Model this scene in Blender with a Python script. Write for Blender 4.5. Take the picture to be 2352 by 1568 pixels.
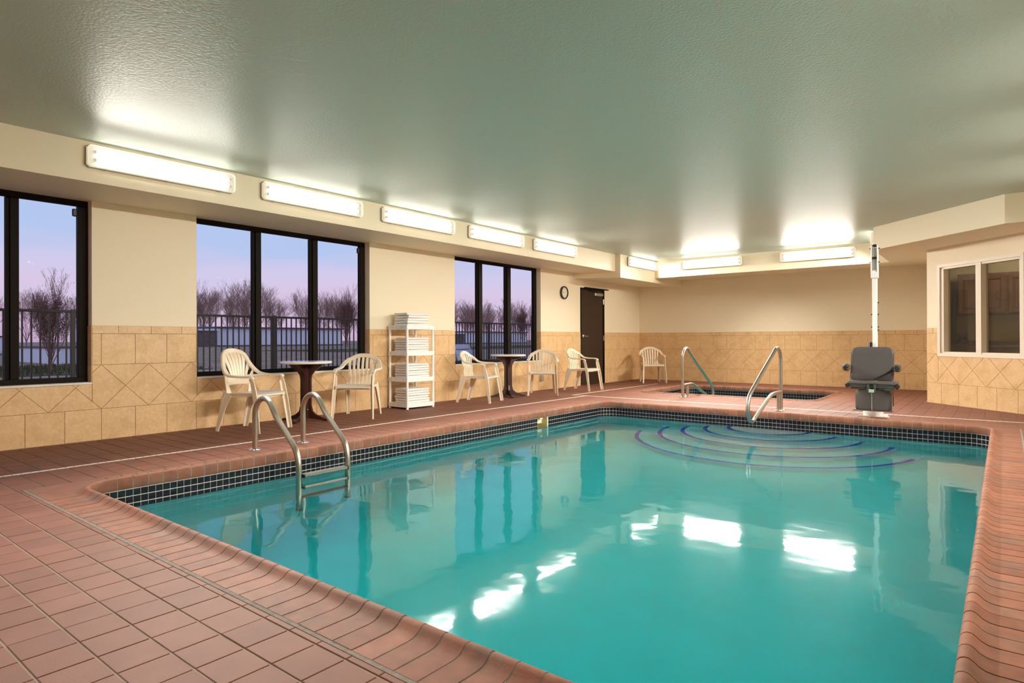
import bpy, math, random
from mathutils import Vector, Matrix
random.seed(7)
sc = bpy.context.scene
for o in list(bpy.data.objects): bpy.data.objects.remove(o)
COL = sc.collection
PI = math.pi
# ------------------------------------------------------------ camera
YAW, PITCH, ROLL, FPX = 0.669, 0.0032, -0.0036, 1429.73
fw = Vector((-math.sin(YAW)*math.cos(PITCH), math.cos(YAW)*math.cos(PITCH), math.sin(PITCH)))
rt = Vector((math.cos(YAW), math.sin(YAW), 0)); up = rt.cross(fw)
r2 = rt*math.cos(ROLL)+up*math.sin(ROLL); u2 = -rt*math.sin(ROLL)+up*math.cos(ROLL)
cd = bpy.data.cameras.new('camera'); cam = bpy.data.objects.new('camera', cd); COL.objects.link(cam)
cd.sensor_width = 36; cd.lens = FPX/2352*36; cd.shift_y = -8.8/2352; cd.clip_start = .05; cd.clip_end = 2000
M = Matrix.Identity(4)
for i in range(3): M[i][0] = r2[i]; M[i][1] = u2[i]; M[i][2] = -fw[i]
CAMP = Vector((7.0225, 0, .976))
M.translation = CAMP; cam.matrix_world = M; sc.camera = cam
# ------------------------------------------------------------ colour, world
vs = sc.view_settings; sc.display_settings.display_device = 'sRGB'
vs.view_transform = 'Standard'; vs.look = 'None'; vs.gamma = 1; vs.use_curve_mapping = False
vs.exposure = 0.0
LAMP = 29.0          # tube radiance
BEAM = 205.0         # watts of the down-tilted area light added inside each wall light
W = bpy.data.worlds.new('dusk sky'); sc.world = W; W.use_nodes = True
nt = W.node_tree; nt.nodes.clear()
o_ = nt.nodes.new('ShaderNodeOutputWorld'); bg = nt.nodes.new('ShaderNodeBackground')
tc = nt.nodes.new('ShaderNodeTexCoord'); sx = nt.nodes.new('ShaderNodeSeparateXYZ'); cr = nt.nodes.new('ShaderNodeValToRGB')
nz = nt.nodes.new('ShaderNodeTexNoise'); mp = nt.nodes.new('ShaderNodeMapping'); mp.inputs['Scale'].default_value = (1.2, 1.2, 9)
nz.inputs['Scale'].default_value = 2.6; nz.inputs['Detail'].default_value = 4
mixn = nt.nodes.new('ShaderNodeMath'); mixn.operation = 'MULTIPLY_ADD'; mixn.inputs[1].default_value = .10; 
sub = nt.nodes.new('ShaderNodeMath'); sub.operation = 'SUBTRACT'; sub.inputs[1].default_value = .05
L = nt.links.new
L(tc.outputs['Generated'], sx.inputs[0]); L(tc.outputs['Generated'], mp.inputs[0]); L(mp.outputs[0], nz.inputs['Vector'])
L(nz.outputs['Fac'], mixn.inputs[0]); L(sx.outputs['Z'], mixn.inputs[2]); L(mixn.outputs[0], sub.inputs[0]); L(sub.outputs[0], cr.inputs[0])
el = cr.color_ramp.elements
el[0].position = 0; el[0].color = (.52, .37, .53, 1)
el[1].position = 1; el[1].color = (.20, .28, .50, 1)
for p_, c_ in ((.035, (.62, .46, .64)), (.07, (.66, .55, .74)), (.105, (.60, .56, .78)), (.15, (.44, .54, .80)), (.45, (.40, .50, .76))):
    e = el.new(p_); e.color = (*c_, 1)
L(cr.outputs[0], bg.inputs[0]); bg.inputs[1].default_value = 1.12; L(bg.outputs[0], o_.inputs[0])

# ------------------------------------------------------------ material helpers
MATS = {}
def mat(name, col, rough=.5, metal=0., var=0., nscale=8., bump=0., bscale=60., spec=.5, cells=None, blot=None, coat=0., objvar=0., emis=None, est=0., trans=0.):
    if name in MATS: return MATS[name]
    m = bpy.data.materials.new(name); m.use_nodes = True; n = m.node_tree.nodes; l = m.node_tree.links.new
    b = n['Principled BSDF']; b.inputs['Roughness'].default_value = rough; b.inputs['Metallic'].default_value = metal
    b.inputs['Specular IOR Level'].default_value = spec; b.inputs['Coat Weight'].default_value = coat
    b.inputs['Base Color'].default_value = (*col, 1)
    if trans: b.inputs['Transmission Weight'].default_value = trans
    if emis: b.inputs['Emission Color'].default_value = (*emis, 1); b.inputs['Emission Strength'].default_value = est
    geo = n.new('ShaderNodeNewGeometry')
    last = None
    def rgb(c): 
        r = n.new('ShaderNodeRGB'); r.outputs[0].default_value = (*c, 1); return r.outputs[0]
    if var or cells or blot or objvar:
        last = rgb(col)
        if blot:      # second colour in soft patches
            c2, bs, th = blot
            t = n.new('ShaderNodeTexNoise'); t.inputs['Scale'].default_value = bs; t.inputs['Detail'].default_value = 5; l(geo.outputs['Position'], t.inputs['Vector'])
            mr = n.new('ShaderNodeMapRange'); mr.inputs[1].default_value = th-.12; mr.inputs[2].default_value = th+.16; l(t.outputs['Fac'], mr.inputs[0])
            mx = n.new('ShaderNodeMix'); mx.data_type = 'RGBA'; l(mr.outputs[0], mx.inputs[0]); l(last, mx.inputs[6]); l(rgb(c2), mx.inputs[7]); last = mx.outputs[2]
        if var:
            t = n.new('ShaderNodeTexNoise'); t.inputs['Scale'].default_value = nscale; t.inputs['Detail'].default_value = 6; l(geo.outputs['Position'], t.inputs['Vector'])
            hs = n.new('ShaderNodeHueSaturation'); mr = n.new('ShaderNodeMapRange'); mr.inputs[1].default_value = .25; mr.inputs[2].default_value = .75
            mr.inputs[3].default_value = 1-var; mr.inputs[4].default_value = 1+var; l(t.outputs['Fac'], mr.inputs[0]); l(mr.outputs[0], hs.inputs['Value']); l(last, hs.inputs['Color']); last = hs.outputs[0]
        if cells:     # per-piece variation: (pitch xyz, offset xyz, amount, hue)
            pit, off, am = cells
            vm = n.new('ShaderNodeVectorMath'); vm.operation = 'SUBTRACT'; vm.inputs[1].default_value = off; l(geo.outputs['Position'], vm.inputs[0])
            vd = n.new('ShaderNodeVectorMath'); vd.operation = 'DIVIDE'; vd.inputs[1].default_value = pit; l(vm.outputs[0], vd.inputs[0])
            vf = n.new('ShaderNodeVectorMath'); vf.operation = 'FLOOR'; l(vd.outputs[0], vf.inputs[0])
            wn = n.new('ShaderNodeTexWhiteNoise'); l(vf.outputs[0], wn.inputs['Vector'])
            hs = n.new('ShaderNodeHueSaturation'); mr = n.new('ShaderNodeMapRange'); mr.inputs[3].default_value = 1-am; mr.inputs[4].default_value = 1+am
            l(wn.outputs['Value'], mr.inputs[0]); l(mr.outputs[0], hs.inputs['Value']); l(last, hs.inputs['Color']); last = hs.outputs[0]
        if objvar:    # piece-to-piece variation
            oi = n.new('ShaderNodeObjectInfo'); hs = n.new('ShaderNodeHueSaturation'); mr = n.new('ShaderNodeMapRange'); mr.inputs[3].default_value = 1-objvar; mr.inputs[4].default_value = 1+objvar*.6
            l(oi.outputs['Random'], mr.inputs[0]); l(mr.outputs[0], hs.inputs['Value']); l(last, hs.inputs['Color']); last = hs.outputs[0]
        l(last, b.inputs['Base Color'])
    if bump:
        t = n.new('ShaderNodeTexNoise'); t.inputs['Scale'].default_value = bscale; t.inputs['Detail'].default_value = 3; l(geo.outputs['Position'], t.inputs['Vector'])
        bp = n.new('ShaderNodeBump'); bp.inputs['Strength'].default_value = bump; bp.inputs['Distance'].default_value = .004
        l(t.outputs['Fac'], bp.inputs['Height']); l(bp.outputs[0], b.inputs['Normal'])
    MATS[name] = m; return m
PAINT = mat('warm cream wall paint', (.88, .77, .575), .55, bump=.12, bscale=140)
CEIL = mat('semi gloss ceiling paint with pool bounce tint', (.545, .64, .565), .43, bump=.55, bscale=60, spec=.3)  # greenish base colour carries the teal light bounced up from the pool
TP, TR = .1546, .155       # deck tile pitch x, y
DECK = mat('red quarry tile', (.212, .086, .056), .58, var=.12, nscale=6, bump=.15, bscale=160, spec=.20, cells=((TP, TR, 1), (3.8900, 1.178, -.5), .085))
COPE = mat('salmon coping tile', (.250, .102, .062), .60, var=.20, nscale=14, bump=.2, bscale=110, spec=.20, blot=((.20, .115, .085), 4.5, .60), objvar=.16)
GROUT = mat('grey brown grout', (.30, .22, .165), .85, var=.18, nscale=12)
GROUTL = mat('pale grey grout', (.235, .225, .185), .8, var=.12, nscale=14)
BEIGE = mat('mottled beige wall tile', (.76, .505, .26), .42, var=.10, nscale=38, blot=((.66, .42, .20), 6.5, .56), bump=.08, bscale=90)
GROUTW = mat('brown wall grout', (.30, .18, .085), .85)
NAVY = mat('navy glazed mosaic', (.006, .008, .017), .25, spec=.35, cells=((.0495, .0495, .05), (0, 0, .012), .3))
GROUTM = mat('pale mosaic grout', (.62, .58, .46), .7)
PLASTER = mat('white pool plaster', (.74, .96, 1.0), .7, var=.03, nscale=3, bump=.1, bscale=30)
BAND = mat('blue step band tile', (.0, .09, .60), .3)
WHITEP = mat('ivory resin plastic', (.83, .71, .545), .32, spec=.5)
WHITER = mat('white rack plastic', (.93, .92, .90), .4)
TOWEL = mat('white terry cotton', (.94, .93, .91), .95, bump=.7, bscale=420)
BROWNP = mat('dark red brown plastic', (.042, .011, .007), .32)
TOPM = mat('white table top', (.86, .82, .78), .14, coat=.4)
STEEL = mat('brushed stainless steel', (.47, .43, .37), .33, metal=1, var=.05, nscale=40)
CHROME = mat('polished steel flange', (.75, .74, .72), .12, metal=1)
BRONZE = mat('dark bronze metal', (.011, .007, .004), .6, spec=.12)
FENCE = mat('brown painted fence metal', (.060, .038, .026), .5)
DOORM = mat('dark brown door paint', (.040, .022, .013), .5, spec=.25)
MARBLE = mat('white marble sill', (.80, .76, .70), .25, var=.05, nscale=6)
DRAINW = mat('cream drain plastic', (.88, .81, .70), .5)
DARK = mat('black recess', (.012, .011, .010), .6)
BLACK = mat('black plastic', (.016, .015, .014), .4)
CLOCKF = mat('cream clock dial', (.86, .80, .58), .6)
GREYP = mat('charcoal lift plastic', (.058, .050, .048), .55, bump=.1, bscale=300)
GREENP = mat('dark green grey plastic', (.035, .055, .048), .4)
LGREEN = mat('pale green vinyl', (.30, .42, .36), .4)
LIFTW = mat('white powder coat', (.80, .78, .76), .35)
ALU = mat('grey aluminium', (.50, .49, .46), .35, metal=.8)
TRAY = mat('white lamp housing', (.36, .34, .30), .5)
SKIM = mat('yellowed skimmer plastic', (.56, .44, .20), .5)
TRIMW = mat('cream window trim', (.82, .73, .61), .4)
CABIN = mat('brown stained cabinet wood', (.115, .050, .026), .42, var=.25, nscale=7)
BACKS = mat('dull olive wall paint', (.46, .39, .26), .7)
COUNT = mat('dark counter laminate', (.05, .03, .02), .35)
CONC = mat('patio concrete', (.16, .14, .14), .8, var=.15, nscale=2)
SOIL = mat('frosty brown mulch', (.34, .19, .12), .95, var=.5, nscale=1.2, blot=((.50, .36, .31), .8, .56))
GRASS = mat('dull winter grass', (.095, .085, .025), .95, var=.35, nscale=3)
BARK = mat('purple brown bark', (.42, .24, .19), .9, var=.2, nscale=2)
LEAF = mat('rusty dead leaves', (.16, .07, .045), .9, var=.3, nscale=3)
BARKP = mat('dark ornamental bark', (.29, .14, .11), .9)
SIDING = mat('pale lavender siding', (.88, .86, .95), .8)
STONE = mat('brown stone cladding', (.17, .13, .12), .9, var=.4, nscale=3)
ROOFM = mat('dark roof edge', (.13, .10, .11), .8)
BLUEP = mat('blue grey lounge plastic', (.30, .35, .62), .45)

# glass, water, lamp cover ------------------------------------------------
def clear(name, tint, refl=.5, rough=0., dif=None):
    """thin clear sheet: transparent with a Schlick reflection that is the same from both sides"""
    m = bpy.data.materials.new(name); m.use_nodes = True; n = m.node_tree.nodes; l = m.node_tree.links.new; n.clear()
    o = n.new('ShaderNodeOutputMaterial'); mx = n.new('ShaderNodeMixShader'); lw = n.new('ShaderNodeLayerWeight'); lw.inputs['Blend'].default_value = .5
    pw = n.new('ShaderNodeMath'); pw.operation = 'POWER'; pw.inputs[1].default_value = 5; l(lw.outputs['Facing'], pw.inputs[0])
    ma = n.new('ShaderNodeMath'); ma.operation = 'MULTIPLY_ADD'; ma.inputs[1].default_value = .96*refl; ma.inputs[2].default_value = .04*refl; l(pw.outputs[0], ma.inputs[0])
    t = n.new('ShaderNodeBsdfTransparent'); t.inputs[0].default_value = (*tint, 1); g = n.new('ShaderNodeBsdfGlossy'); g.inputs['Roughness'].default_value = rough
    base = t.outputs[0]
    if dif:
        d = n.new('ShaderNodeBsdfDiffuse'); d.inputs[0].default_value = (*dif[0], 1); m2 = n.new('ShaderNodeMixShader'); m2.inputs[0].default_value = dif[1]
        l(base, m2.inputs[1]); l(d.outputs[0], m2.inputs[2]); base = m2.outputs[0]
    l(ma.outputs[0], mx.inputs[0]); l(base, mx.inputs[1]); l(g.outputs[0], mx.inputs[2]); l(mx.outputs[0], o.inputs[0]); return m
GLASS = clear('window glass', (.97, .975, .98), .004)
SCREEN = clear('wired glass', (.80, .78, .74), .5, dif=((.35, .31, .26), .06))
def water_mat(name, absorb, dens):
    m = bpy.data.materials.new(name); m.use_nodes = True; n = m.node_tree.nodes; l = m.node_tree.links.new; n.clear()
    o = n.new('ShaderNodeOutputMaterial'); rf = n.new('ShaderNodeBsdfRefraction'); rf.inputs['IOR'].default_value = 1.333; rf.inputs['Roughness'].default_value = 0
    gl = n.new('ShaderNodeBsdfGlossy'); gl.inputs['Roughness'].default_value = .05; fr = n.new('ShaderNodeFresnel'); fr.inputs['IOR'].default_value = 1.42; g = n.new('ShaderNodeMixShader')
    l(fr.outputs[0], g.inputs[0]); l(rf.outputs[0], g.inputs[1]); l(gl.outputs[0], g.inputs[2])
    geo = n.new('ShaderNodeNewGeometry')
    t = n.new('ShaderNodeTexNoise'); t.inputs['Scale'].default_value = 2.6; t.inputs['Detail'].default_value = 2.5; l(geo.outputs['Position'], t.inputs['Vector'])
    b = n.new('ShaderNodeBump'); b.inputs['Strength'].default_value = .62; b.inputs['Distance'].default_value = .006
    l(t.outputs['Fac'], b.inputs['Height'])
    for q in (rf, gl, fr): l(b.outputs[0], q.inputs['Normal'])
    v = n.new('ShaderNodeVolumeAbsorption'); v.inputs['Color'].default_value = (*absorb, 1); v.inputs['Density'].default_value = dens
    l(g.outputs[0], o.inputs['Surface']); l(v.outputs[0], o.inputs['Volume']); return m
WATER = water_mat('clear turquoise pool water', (0., .978, .994), .85)
def emit(name, col, s, tr=0.):
    m = bpy.data.materials.new(name); m.use_nodes = True; n = m.node_tree.nodes; l = m.node_tree.links.new; n.clear()
    o = n.new('ShaderNodeOutputMaterial'); e = n.new('ShaderNodeEmission'); e.inputs[0].default_value = (*col, 1); e.inputs[1].default_value = s
    if tr:
        t = n.new('ShaderNodeBsdfTransparent'); mx = n.new('ShaderNodeMixShader'); mx.inputs[0].default_value = tr
        l(e.outputs[0], mx.inputs[1]); l(t.outputs[0], mx.inputs[2]); l(mx.outputs[0], o.inputs[0])
    else: l(e.outputs[0], o.inputs[0])
    return m
TUBE = emit('fluorescent tube glow', (1, .94, .83), LAMP)
RIM = mat('translucent lamp rim', (.85, .78, .66), .4, emis=(1, .86, .62), est=.35)
COVER = emit('acrylic lamp cover', (1, .88, .68), .95, .50)

# ------------------------------------------------------------ mesh builder
class MB:
    def __init__(s): s.v = []; s.f = []
    def add(s, vs, fs):
        b = len(s.v); s.v += [tuple(p) for p in vs]; s.f += [tuple(b+i for i in f) for f in fs]; return s
    def box(s, x0, x1, y0, y1, z0, z1, M_=None):
        vs = [Vector(p) for p in ((x0,y0,z0),(x1,y0,z0),(x1,y1,z0),(x0,y1,z0),(x0,y0,z1),(x1,y0,z1),(x1,y1,z1),(x0,y1,z1))]
        if M_: vs = [M_ @ p for p in vs]
        return s.add(vs, [(0,3,2,1),(4,5,6,7),(0,1,5,4),(1,2,6,5),(2,3,7,6),(3,0,4,7)])
    def loft(s, rings, cap=True, closed=False):
        n = len(rings[0]); vs = [p for r in rings for p in r]; fs = []
        R = len(rings)
        for i in range(R if closed else R-1):
            a, b = i*n, ((i+1) % R)*n
            for j in range(n):
                k = (j+1) % n; fs.append((a+j, a+k, b+k, b+j))
        if cap and not closed: fs += [tuple(reversed(range(n))), tuple((R-1)*n+j for j in range(n))]
        return s.add(vs, fs)
    def tube(s, path, r, n=12, cap=True, flat=None, upv=None):
        path = [Vector(p) for p in path]; rings = []; N = len(path); prev = None
        for i, p in enumerate(path):
            t = (path[min(i+1, N-1)]-path[max(i-1, 0)]).normalized()
            if upv is not None: a = Vector(upv); a = (a-t*a.dot(t))
            elif prev is None:
                a = Vector((0,0,1)) if abs(t.z) < .9 else Vector((1,0,0)); a = a-t*a.dot(t)
            else: a = prev-t*prev.dot(t)
            a.normalize(); prev = a; b = t.cross(a)
            ri = r[i] if isinstance(r, (list, tuple)) else r
            ra, rb = (ri, ri) if flat is None else (ri*flat[0], ri*flat[1])
            rings.append([p+a*ra*math.cos(2*PI*k/n)+b*rb*math.sin(2*PI*k/n) for k in range(n)])
        return s.loft(rings, cap)
    def ribbon(s, path, wid, th, side):
        """flat bar: side = width direction (vector or list), wid list"""
        path = [Vector(p) for p in path]; N = len(path); rings = []
        for i, p in enumerate(path):
            t = (path[min(i+1, N-1)]-path[max(i-1, 0)]).normalized()
            sd = Vector(side[i] if isinstance(side, list) else side); sd = (sd-t*sd.dot(t)).normalized(); nn = t.cross(sd)
            w = (wid[i] if isinstance(wid, (list, tuple)) else wid)/2; h = (th[i] if isinstance(th, (list, tuple)) else th)/2
            c = min(h*.6, w*.3)
            rings.append([p+sd*a+nn*b for a, b in ((w-c,h),(w,h-c),(w,-h+c),(w-c,-h),(-w+c,-h),(-w,-h+c),(-w,h-c),(-w+c,h))])
        return s.loft(rings)
    def lathe(s, prof, c=(0,0,0), n=32, axis='z', M_=None):
        rings = []
        for r, z in prof:
            ring = [Vector((r*math.cos(2*PI*k/n), r*math.sin(2*PI*k/n), z)) for k in range(n)]
            if axis == 'x': ring = [Vector((p.z, p.x, p.y)) for p in ring]
            if axis == 'y': ring = [Vector((p.x, -p.z, p.y)) for p in ring]
            ring = [p+Vector(c) for p in ring]
            if M_: ring = [M_ @ p for p in ring]
            rings.append(ring)
        return s.loft(rings)
    def rbox(s, x0, x1, y0, y1, z0, z1, c=.006, M_=None):
        """box with chamfered edges: 3 lofted rings top/bottom"""
        def ring(z, d): return [Vector(p) for p in ((x0+d+c,y0+d,z),(x1-d-c,y0+d,z),(x1-d,y0+d+c,z),(x1-d,y1-d-c,z),(x1-d-c,y1-d,z),(x0+d+c,y1-d,z),(x0+d,y1-d-c,z),(x0+d,y0+d+c,z))]
        rr = [ring(z0, c), ring(z0+c, 0), ring(z1-c, 0), ring(z1, c)]
        if M_: rr = [[M_ @ p for p in r] for r in rr]
        return s.loft(rr)
    def prism(s, poly, a, b, f):
        """poly of 2D points extruded between a and b; f(u, v, w) gives the 3D point"""
        return s.loft([[Vector(f(u, v, a)) for u, v in poly], [Vector(f(u, v, b)) for u, v in poly]])
    def mesh(s, name, m, smooth=False):
        me = bpy.data.meshes.new(name); me.from_pydata(s.v, [], s.f)
        if m: me.materials.append(m)
        if smooth:
            me.polygons.foreach_set('use_smooth', [True]*len(me.polygons))
            try: me.set_sharp_from_angle(angle=math.radians(42))
            except Exception: pass
        me.update(); return me
    def build(s, name, m, parent=None, smooth=False, loc=None):
        o = bpy.data.objects.new(name, s.mesh(name, m, smooth)); COL.objects.link(o)
        if loc is not None: o.location = loc
        if parent: o.parent = parent
        return o
def tag(o, label=None, cat=None, group=None, kind=None):
    if label: o['label'] = label
    if cat: o['category'] = cat
    if group: o['group'] = group
    if kind: o['kind'] = kind
    return o
def empty(name, loc=(0,0,0), rz=0, **k):
    o = bpy.data.objects.new(name, None); COL.objects.link(o); o.location = loc; o.rotation_euler = (0, 0, rz); o.empty_display_size = .1
    return tag(o, **k)
def inst(name, me, parent=None, loc=(0,0,0), rz=0):
    o = bpy.data.objects.new(name, me); COL.objects.link(o); o.location = loc; o.rotation_euler = (0, 0, rz)
    if parent: o.parent = parent
    return o
def copy_tree(o, parent=None):
    kids = list(o.children); c = o.copy(); COL.objects.link(c); c.parent = parent
    for ch in kids: copy_tree(ch, c)
    return c
def arc(cx, cz, r, a0, a1, n=8): return [(cx+r*math.cos(a0+(a1-a0)*i/n), cz+r*math.sin(a0+(a1-a0)*i/n)) for i in range(n+1)]

# ------------------------------------------------------------ polygons (tile cutting)
def clip(poly, nx, ny, d):       # keep nx*x+ny*y <= d
    out = []
    for i in range(len(poly)):
        a, b = poly[i], poly[(i+1) % len(poly)]; da = nx*a[0]+ny*a[1]-d; db = nx*b[0]+ny*b[1]-d
        if da <= 0: out.append(a)
        if da*db < 0:
            t = da/(da-db); out.append((a[0]+(b[0]-a[0])*t, a[1]+(b[1]-a[1])*t))
    return out
def area(p): return abs(sum(p[i][0]*p[(i+1) % len(p)][1]-p[(i+1) % len(p)][0]*p[i][1] for i in range(len(p))))/2 if len(p) > 2 else 0
def subtract(polys, r):          # rectangle r = (x0,x1,y0,y1)
    out = []
    for p in polys:
        xs = [q[0] for q in p]; ys = [q[1] for q in p]
        if min(xs) >= r[1] or max(xs) <= r[0] or min(ys) >= r[3] or max(ys) <= r[2]: out.append(p); continue
        a = clip(p, 1, 0, r[0]); b = clip(p, -1, 0, -r[1]); m = clip(clip(p, -1, 0, -r[0]), 1, 0, r[1])
        c = clip(m, 0, 1, r[2]); d = clip(m, 0, -1, -r[3])
        out += [q for q in (a, b, c, d) if area(q) > 1e-5]
    return out
def inset(p, d):
    n = len(p); A = sum(p[i][0]*p[(i+1) % n][1]-p[(i+1) % n][0]*p[i][1] for i in range(n))
    if A < 0: p = p[::-1]
    dd = (lambda i: d) if not callable(d) else d
    q = list(p)
    for i in range(n):
        a, b = p[i], p[(i+1) % n]; ex, ey = b[0]-a[0], b[1]-a[1]; ln = math.hypot(ex, ey)
        if ln < 1e-6: continue
        nx, ny = ey/ln, -ex/ln; di = d(ex/ln, ey/ln) if callable(d) else d
        q = clip(q, nx, ny, nx*a[0]+ny*a[1]-di)
        if len(q) < 3: return []
    return q
def tile_solid(mb, poly, g, bev, d0, d1, f):
    p = inset(poly, g)
    if len(p) < 3 or area(p) < 6e-5: return
    q = inset(p, bev)
    if len(q) == len(p): mb.loft([[Vector(f(u, v, d0)) for u, v in p], [Vector(f(u, v, d1-bev*.7)) for u, v in p], [Vector(f(u, v, d1)) for u, v in q]])
    else: mb.prism(p, d0, d1, f)

# ------------------------------------------------------------ key sizes
T = .3075; YB = 13.92; HC = 2.662; ZS = 2.322
ZD0 = T; ZD1 = T+T*2**.5; ZR = ZD1+T; ZCAP = ZR+.08     # wall tile rows
Y0 = -1.75; XR = 9.0
DIA = (6.101, 11.379); DIAE = (7.44, 10.04)
PIN = (2.205, 6.920, 1.454, 8.400)      # pool inner wall rect x0,x1,y0,y1
SIN = (1.780, 4.720, 10.360, 12.480)    # spa
CW = .228                                # coping width to wall plane
ZW = -.190

# ============================================================ SHELL
def wall_tiles(parent, O, D, N, length, joint0, dia0, holes, joined=False):
    """tile wainscot. O origin, D along, N into the room."""
    O = Vector(O); D = Vector(D).normalized(); N = Vector(N).normalized()
    f = lambda u, v, w: O+D*u+N*w+Vector((0, 0, v))
    gm = MB()
    strips = subtract([[(0, 0), (length, 0), (length, ZCAP), (0, ZCAP)]], holes[0]) if holes else [[(0, 0), (length, 0), (length, ZCAP), (0, ZCAP)]]
    for h in holes[1:]: strips = subtract(strips, h)
    for p in strips: gm.prism(p, 0, .003, f)
    gm.build('grout', GROUTW, parent)
    cells = []
    k0 = math.floor((0-joint0)/T)-1; k1 = math.ceil((length-joint0)/T)+1
    for k in range(k0, k1):
        a, b = joint0+k*T, joint0+(k+1)*T
        cells.append(('wall_tile', [(a, 0), (b, 0), (b, T), (a, T)])); cells.append(('wall_tile', [(a, ZD1), (b, ZD1), (b, ZR), (a, ZR)]))
        a += T/2; b += T/2
        cells.append(('border_tile', [(a, ZR), (b, ZR), (b, ZCAP), (a, ZCAP)]))
    Q = T*2**.5; zc = (ZD0+ZD1)/2
    for k in range(math.floor(-dia0/Q)-1, math.ceil((length-dia0)/Q)+1):
        c = dia0+k*Q
        cells.append(('diamond_tile', [(c, ZD0), (c+Q/2, zc), (c, ZD1), (c-Q/2, zc)]))
        cells.append(('triangle_tile', [(c, ZD0), (c+Q, ZD0), (c+Q/2, zc)])); cells.append(('triangle_tile', [(c, ZD1), (c+Q/2, zc), (c+Q, ZD1)]))
    big = MB()
    for nm, p in cells:
        p = clip(clip(p, 1, 0, length), -1, 0, 0)
        if area(p) < 2e-4: continue
        ps = [p]
        for h in holes: ps = subtract(ps, h)
        if not ps: continue
        mb = big if joined else MB()
        for q in ps: tile_solid(mb, q, .0018, .0014, .0005, .0075, f)
        if not joined and mb.v:
            c = sum((Vector(v) for v in mb.v), Vector())/len(mb.v); mb.v = [tuple(Vector(v)-c) for v in mb.v]
            mb.build(nm, BEIGE, parent, loc=c)
    if joined: tag(big.build('wall_tiles', BEIGE, parent), kind='stuff')

WIN = [(-.165, 2.235), (3.245, 5.645), (7.38, 9.78)]; WZ0, WZ1 = .575, 2.358
DOOR = (11.21, 12.21, 2.075)
b = MB()
b.box(-.2, 0, Y0-.15, DOOR[0], -.1, WZ0-.02); b.box(-.2, 0, DOOR[1], YB+.15, -.1, WZ0-.02); b.box(-.2, -.07, DOOR[0], DOOR[1], -.1, WZ0-.02)
for a, c in ((Y0-.15, WIN[0][0]), (WIN[0][1], WIN[1][0]), (WIN[1][1], WIN[2][0]), (WIN[2][1], DOOR[0]), (DOOR[1], YB+.15)): b.box(-.2, 0, a, c, WZ0-.02, WZ1)
b.box(-.2, -.07, DOOR[0], DOOR[1], WZ0-.02, WZ1); b.box(-.07, 0, DOOR[0], DOOR[1], DOOR[2], WZ1)
b.box(-.2, 0, Y0-.15, YB+.15, WZ1, HC+.1)
WL = tag(b.build('wall_left', PAINT), kind='structure')
wall_tiles(WL, (0, Y0, 0), (0, 1, 0), (1, 0, 0), YB-Y0, 1.6993-Y0-13*T, (1.6993-Y0+T*2**.5*.41) % (T*2**.5), [(WIN[i][0]-Y0, WIN[i][1]-Y0, WZ0-.022, 3) for i in range(3)]+[(DOOR[0]-Y0, DOOR[1]-Y0, -1, 3)])
WB = tag(MB().box(-.2, 6.2, YB, YB+.15, -.1, HC+.1).build('wall_back', PAINT), kind='structure')
wall_tiles(WB, (0, YB, 0), (1, 0, 0), (0, -1, 0), 6.101, 0, T*2**.5*.47, [])
# right projecting block: side wall, diagonal wall with window opening, alcove wall, right wall
dD = Vector((1, -1, 0)).normalized(); dN = Vector((-1, -1, 0)).normalized()
fd = lambda s, z, t: Vector((DIA[0], DIA[1], 0))+dD*s+dN*t+Vector((0, 0, z))
LD = math.hypot(DIAE[0]-DIA[0], DIAE[1]-DIA[1])
tag(MB().prism([(6.101, 11.379), (6.25, 11.3), (6.25, YB), (6.101, YB)], -.1, HC+.1, lambda u, v, w: (u, v, w)).build('wall_side', PAINT), kind='structure')
S0, S1, SZ0, SZ1 = .262, 1.555, .755, 2.02
b = MB()
def dbox(mb, s0, s1, z0, z1, t0, t1): return mb.prism([(s0, z0), (s1, z0), (s1, z1), (s0, z1)], t0, t1, fd)
dbox(b, 0, LD+.04, -.1, SZ0, -.12, 0); dbox(b, 0, LD+.04, SZ1, HC+.1, -.12, 0); dbox(b, 0, S0, SZ0, SZ1, -.12, 0); dbox(b, S1, LD+.04, SZ0, SZ1, -.12, 0)
WD = tag(b.build('wall_diagonal', PAINT), kind='structure')
wall_tiles(WD, (DIA[0], DIA[1], 0), dD, dN, LD, .274, .165, [(.215, 1.60, .706, 3)])
WA = tag(MB().box(DIAE[0], XR+.15, DIAE[1], DIAE[1]+.12, -.1, HC+.1).build('wall_alcove', PAINT), kind='structure')
wall_tiles(WA, (DIAE[0], DIAE[1], 0), (1, 0, 0), (0, -1, 0), XR-DIAE[0], 0, .2, [], True)
WR = tag(MB().box(XR, XR+.15, Y0-.15, YB+.15, -.1, HC+.1).build('wall_right', PAINT), kind='structure')
wall_tiles(WR, (XR, Y0, 0), (0, 1, 0), (-1, 0, 0), DIAE[1]-Y0, 0, .2, [], True)
WF = tag(MB().box(-.2, XR+.15, Y0-.15, Y0, -.1, HC+.1).build('wall_front', PAINT), kind='structure')
wall_tiles(WF, (0, Y0, 0), (1, 0, 0), (0, 1, 0), XR, 0, .2, [], True)
tag(MB().box(-.2, XR+.15, Y0-.15, YB+.15, HC, HC+.12).build('ceiling', CEIL), kind='structure')
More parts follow.
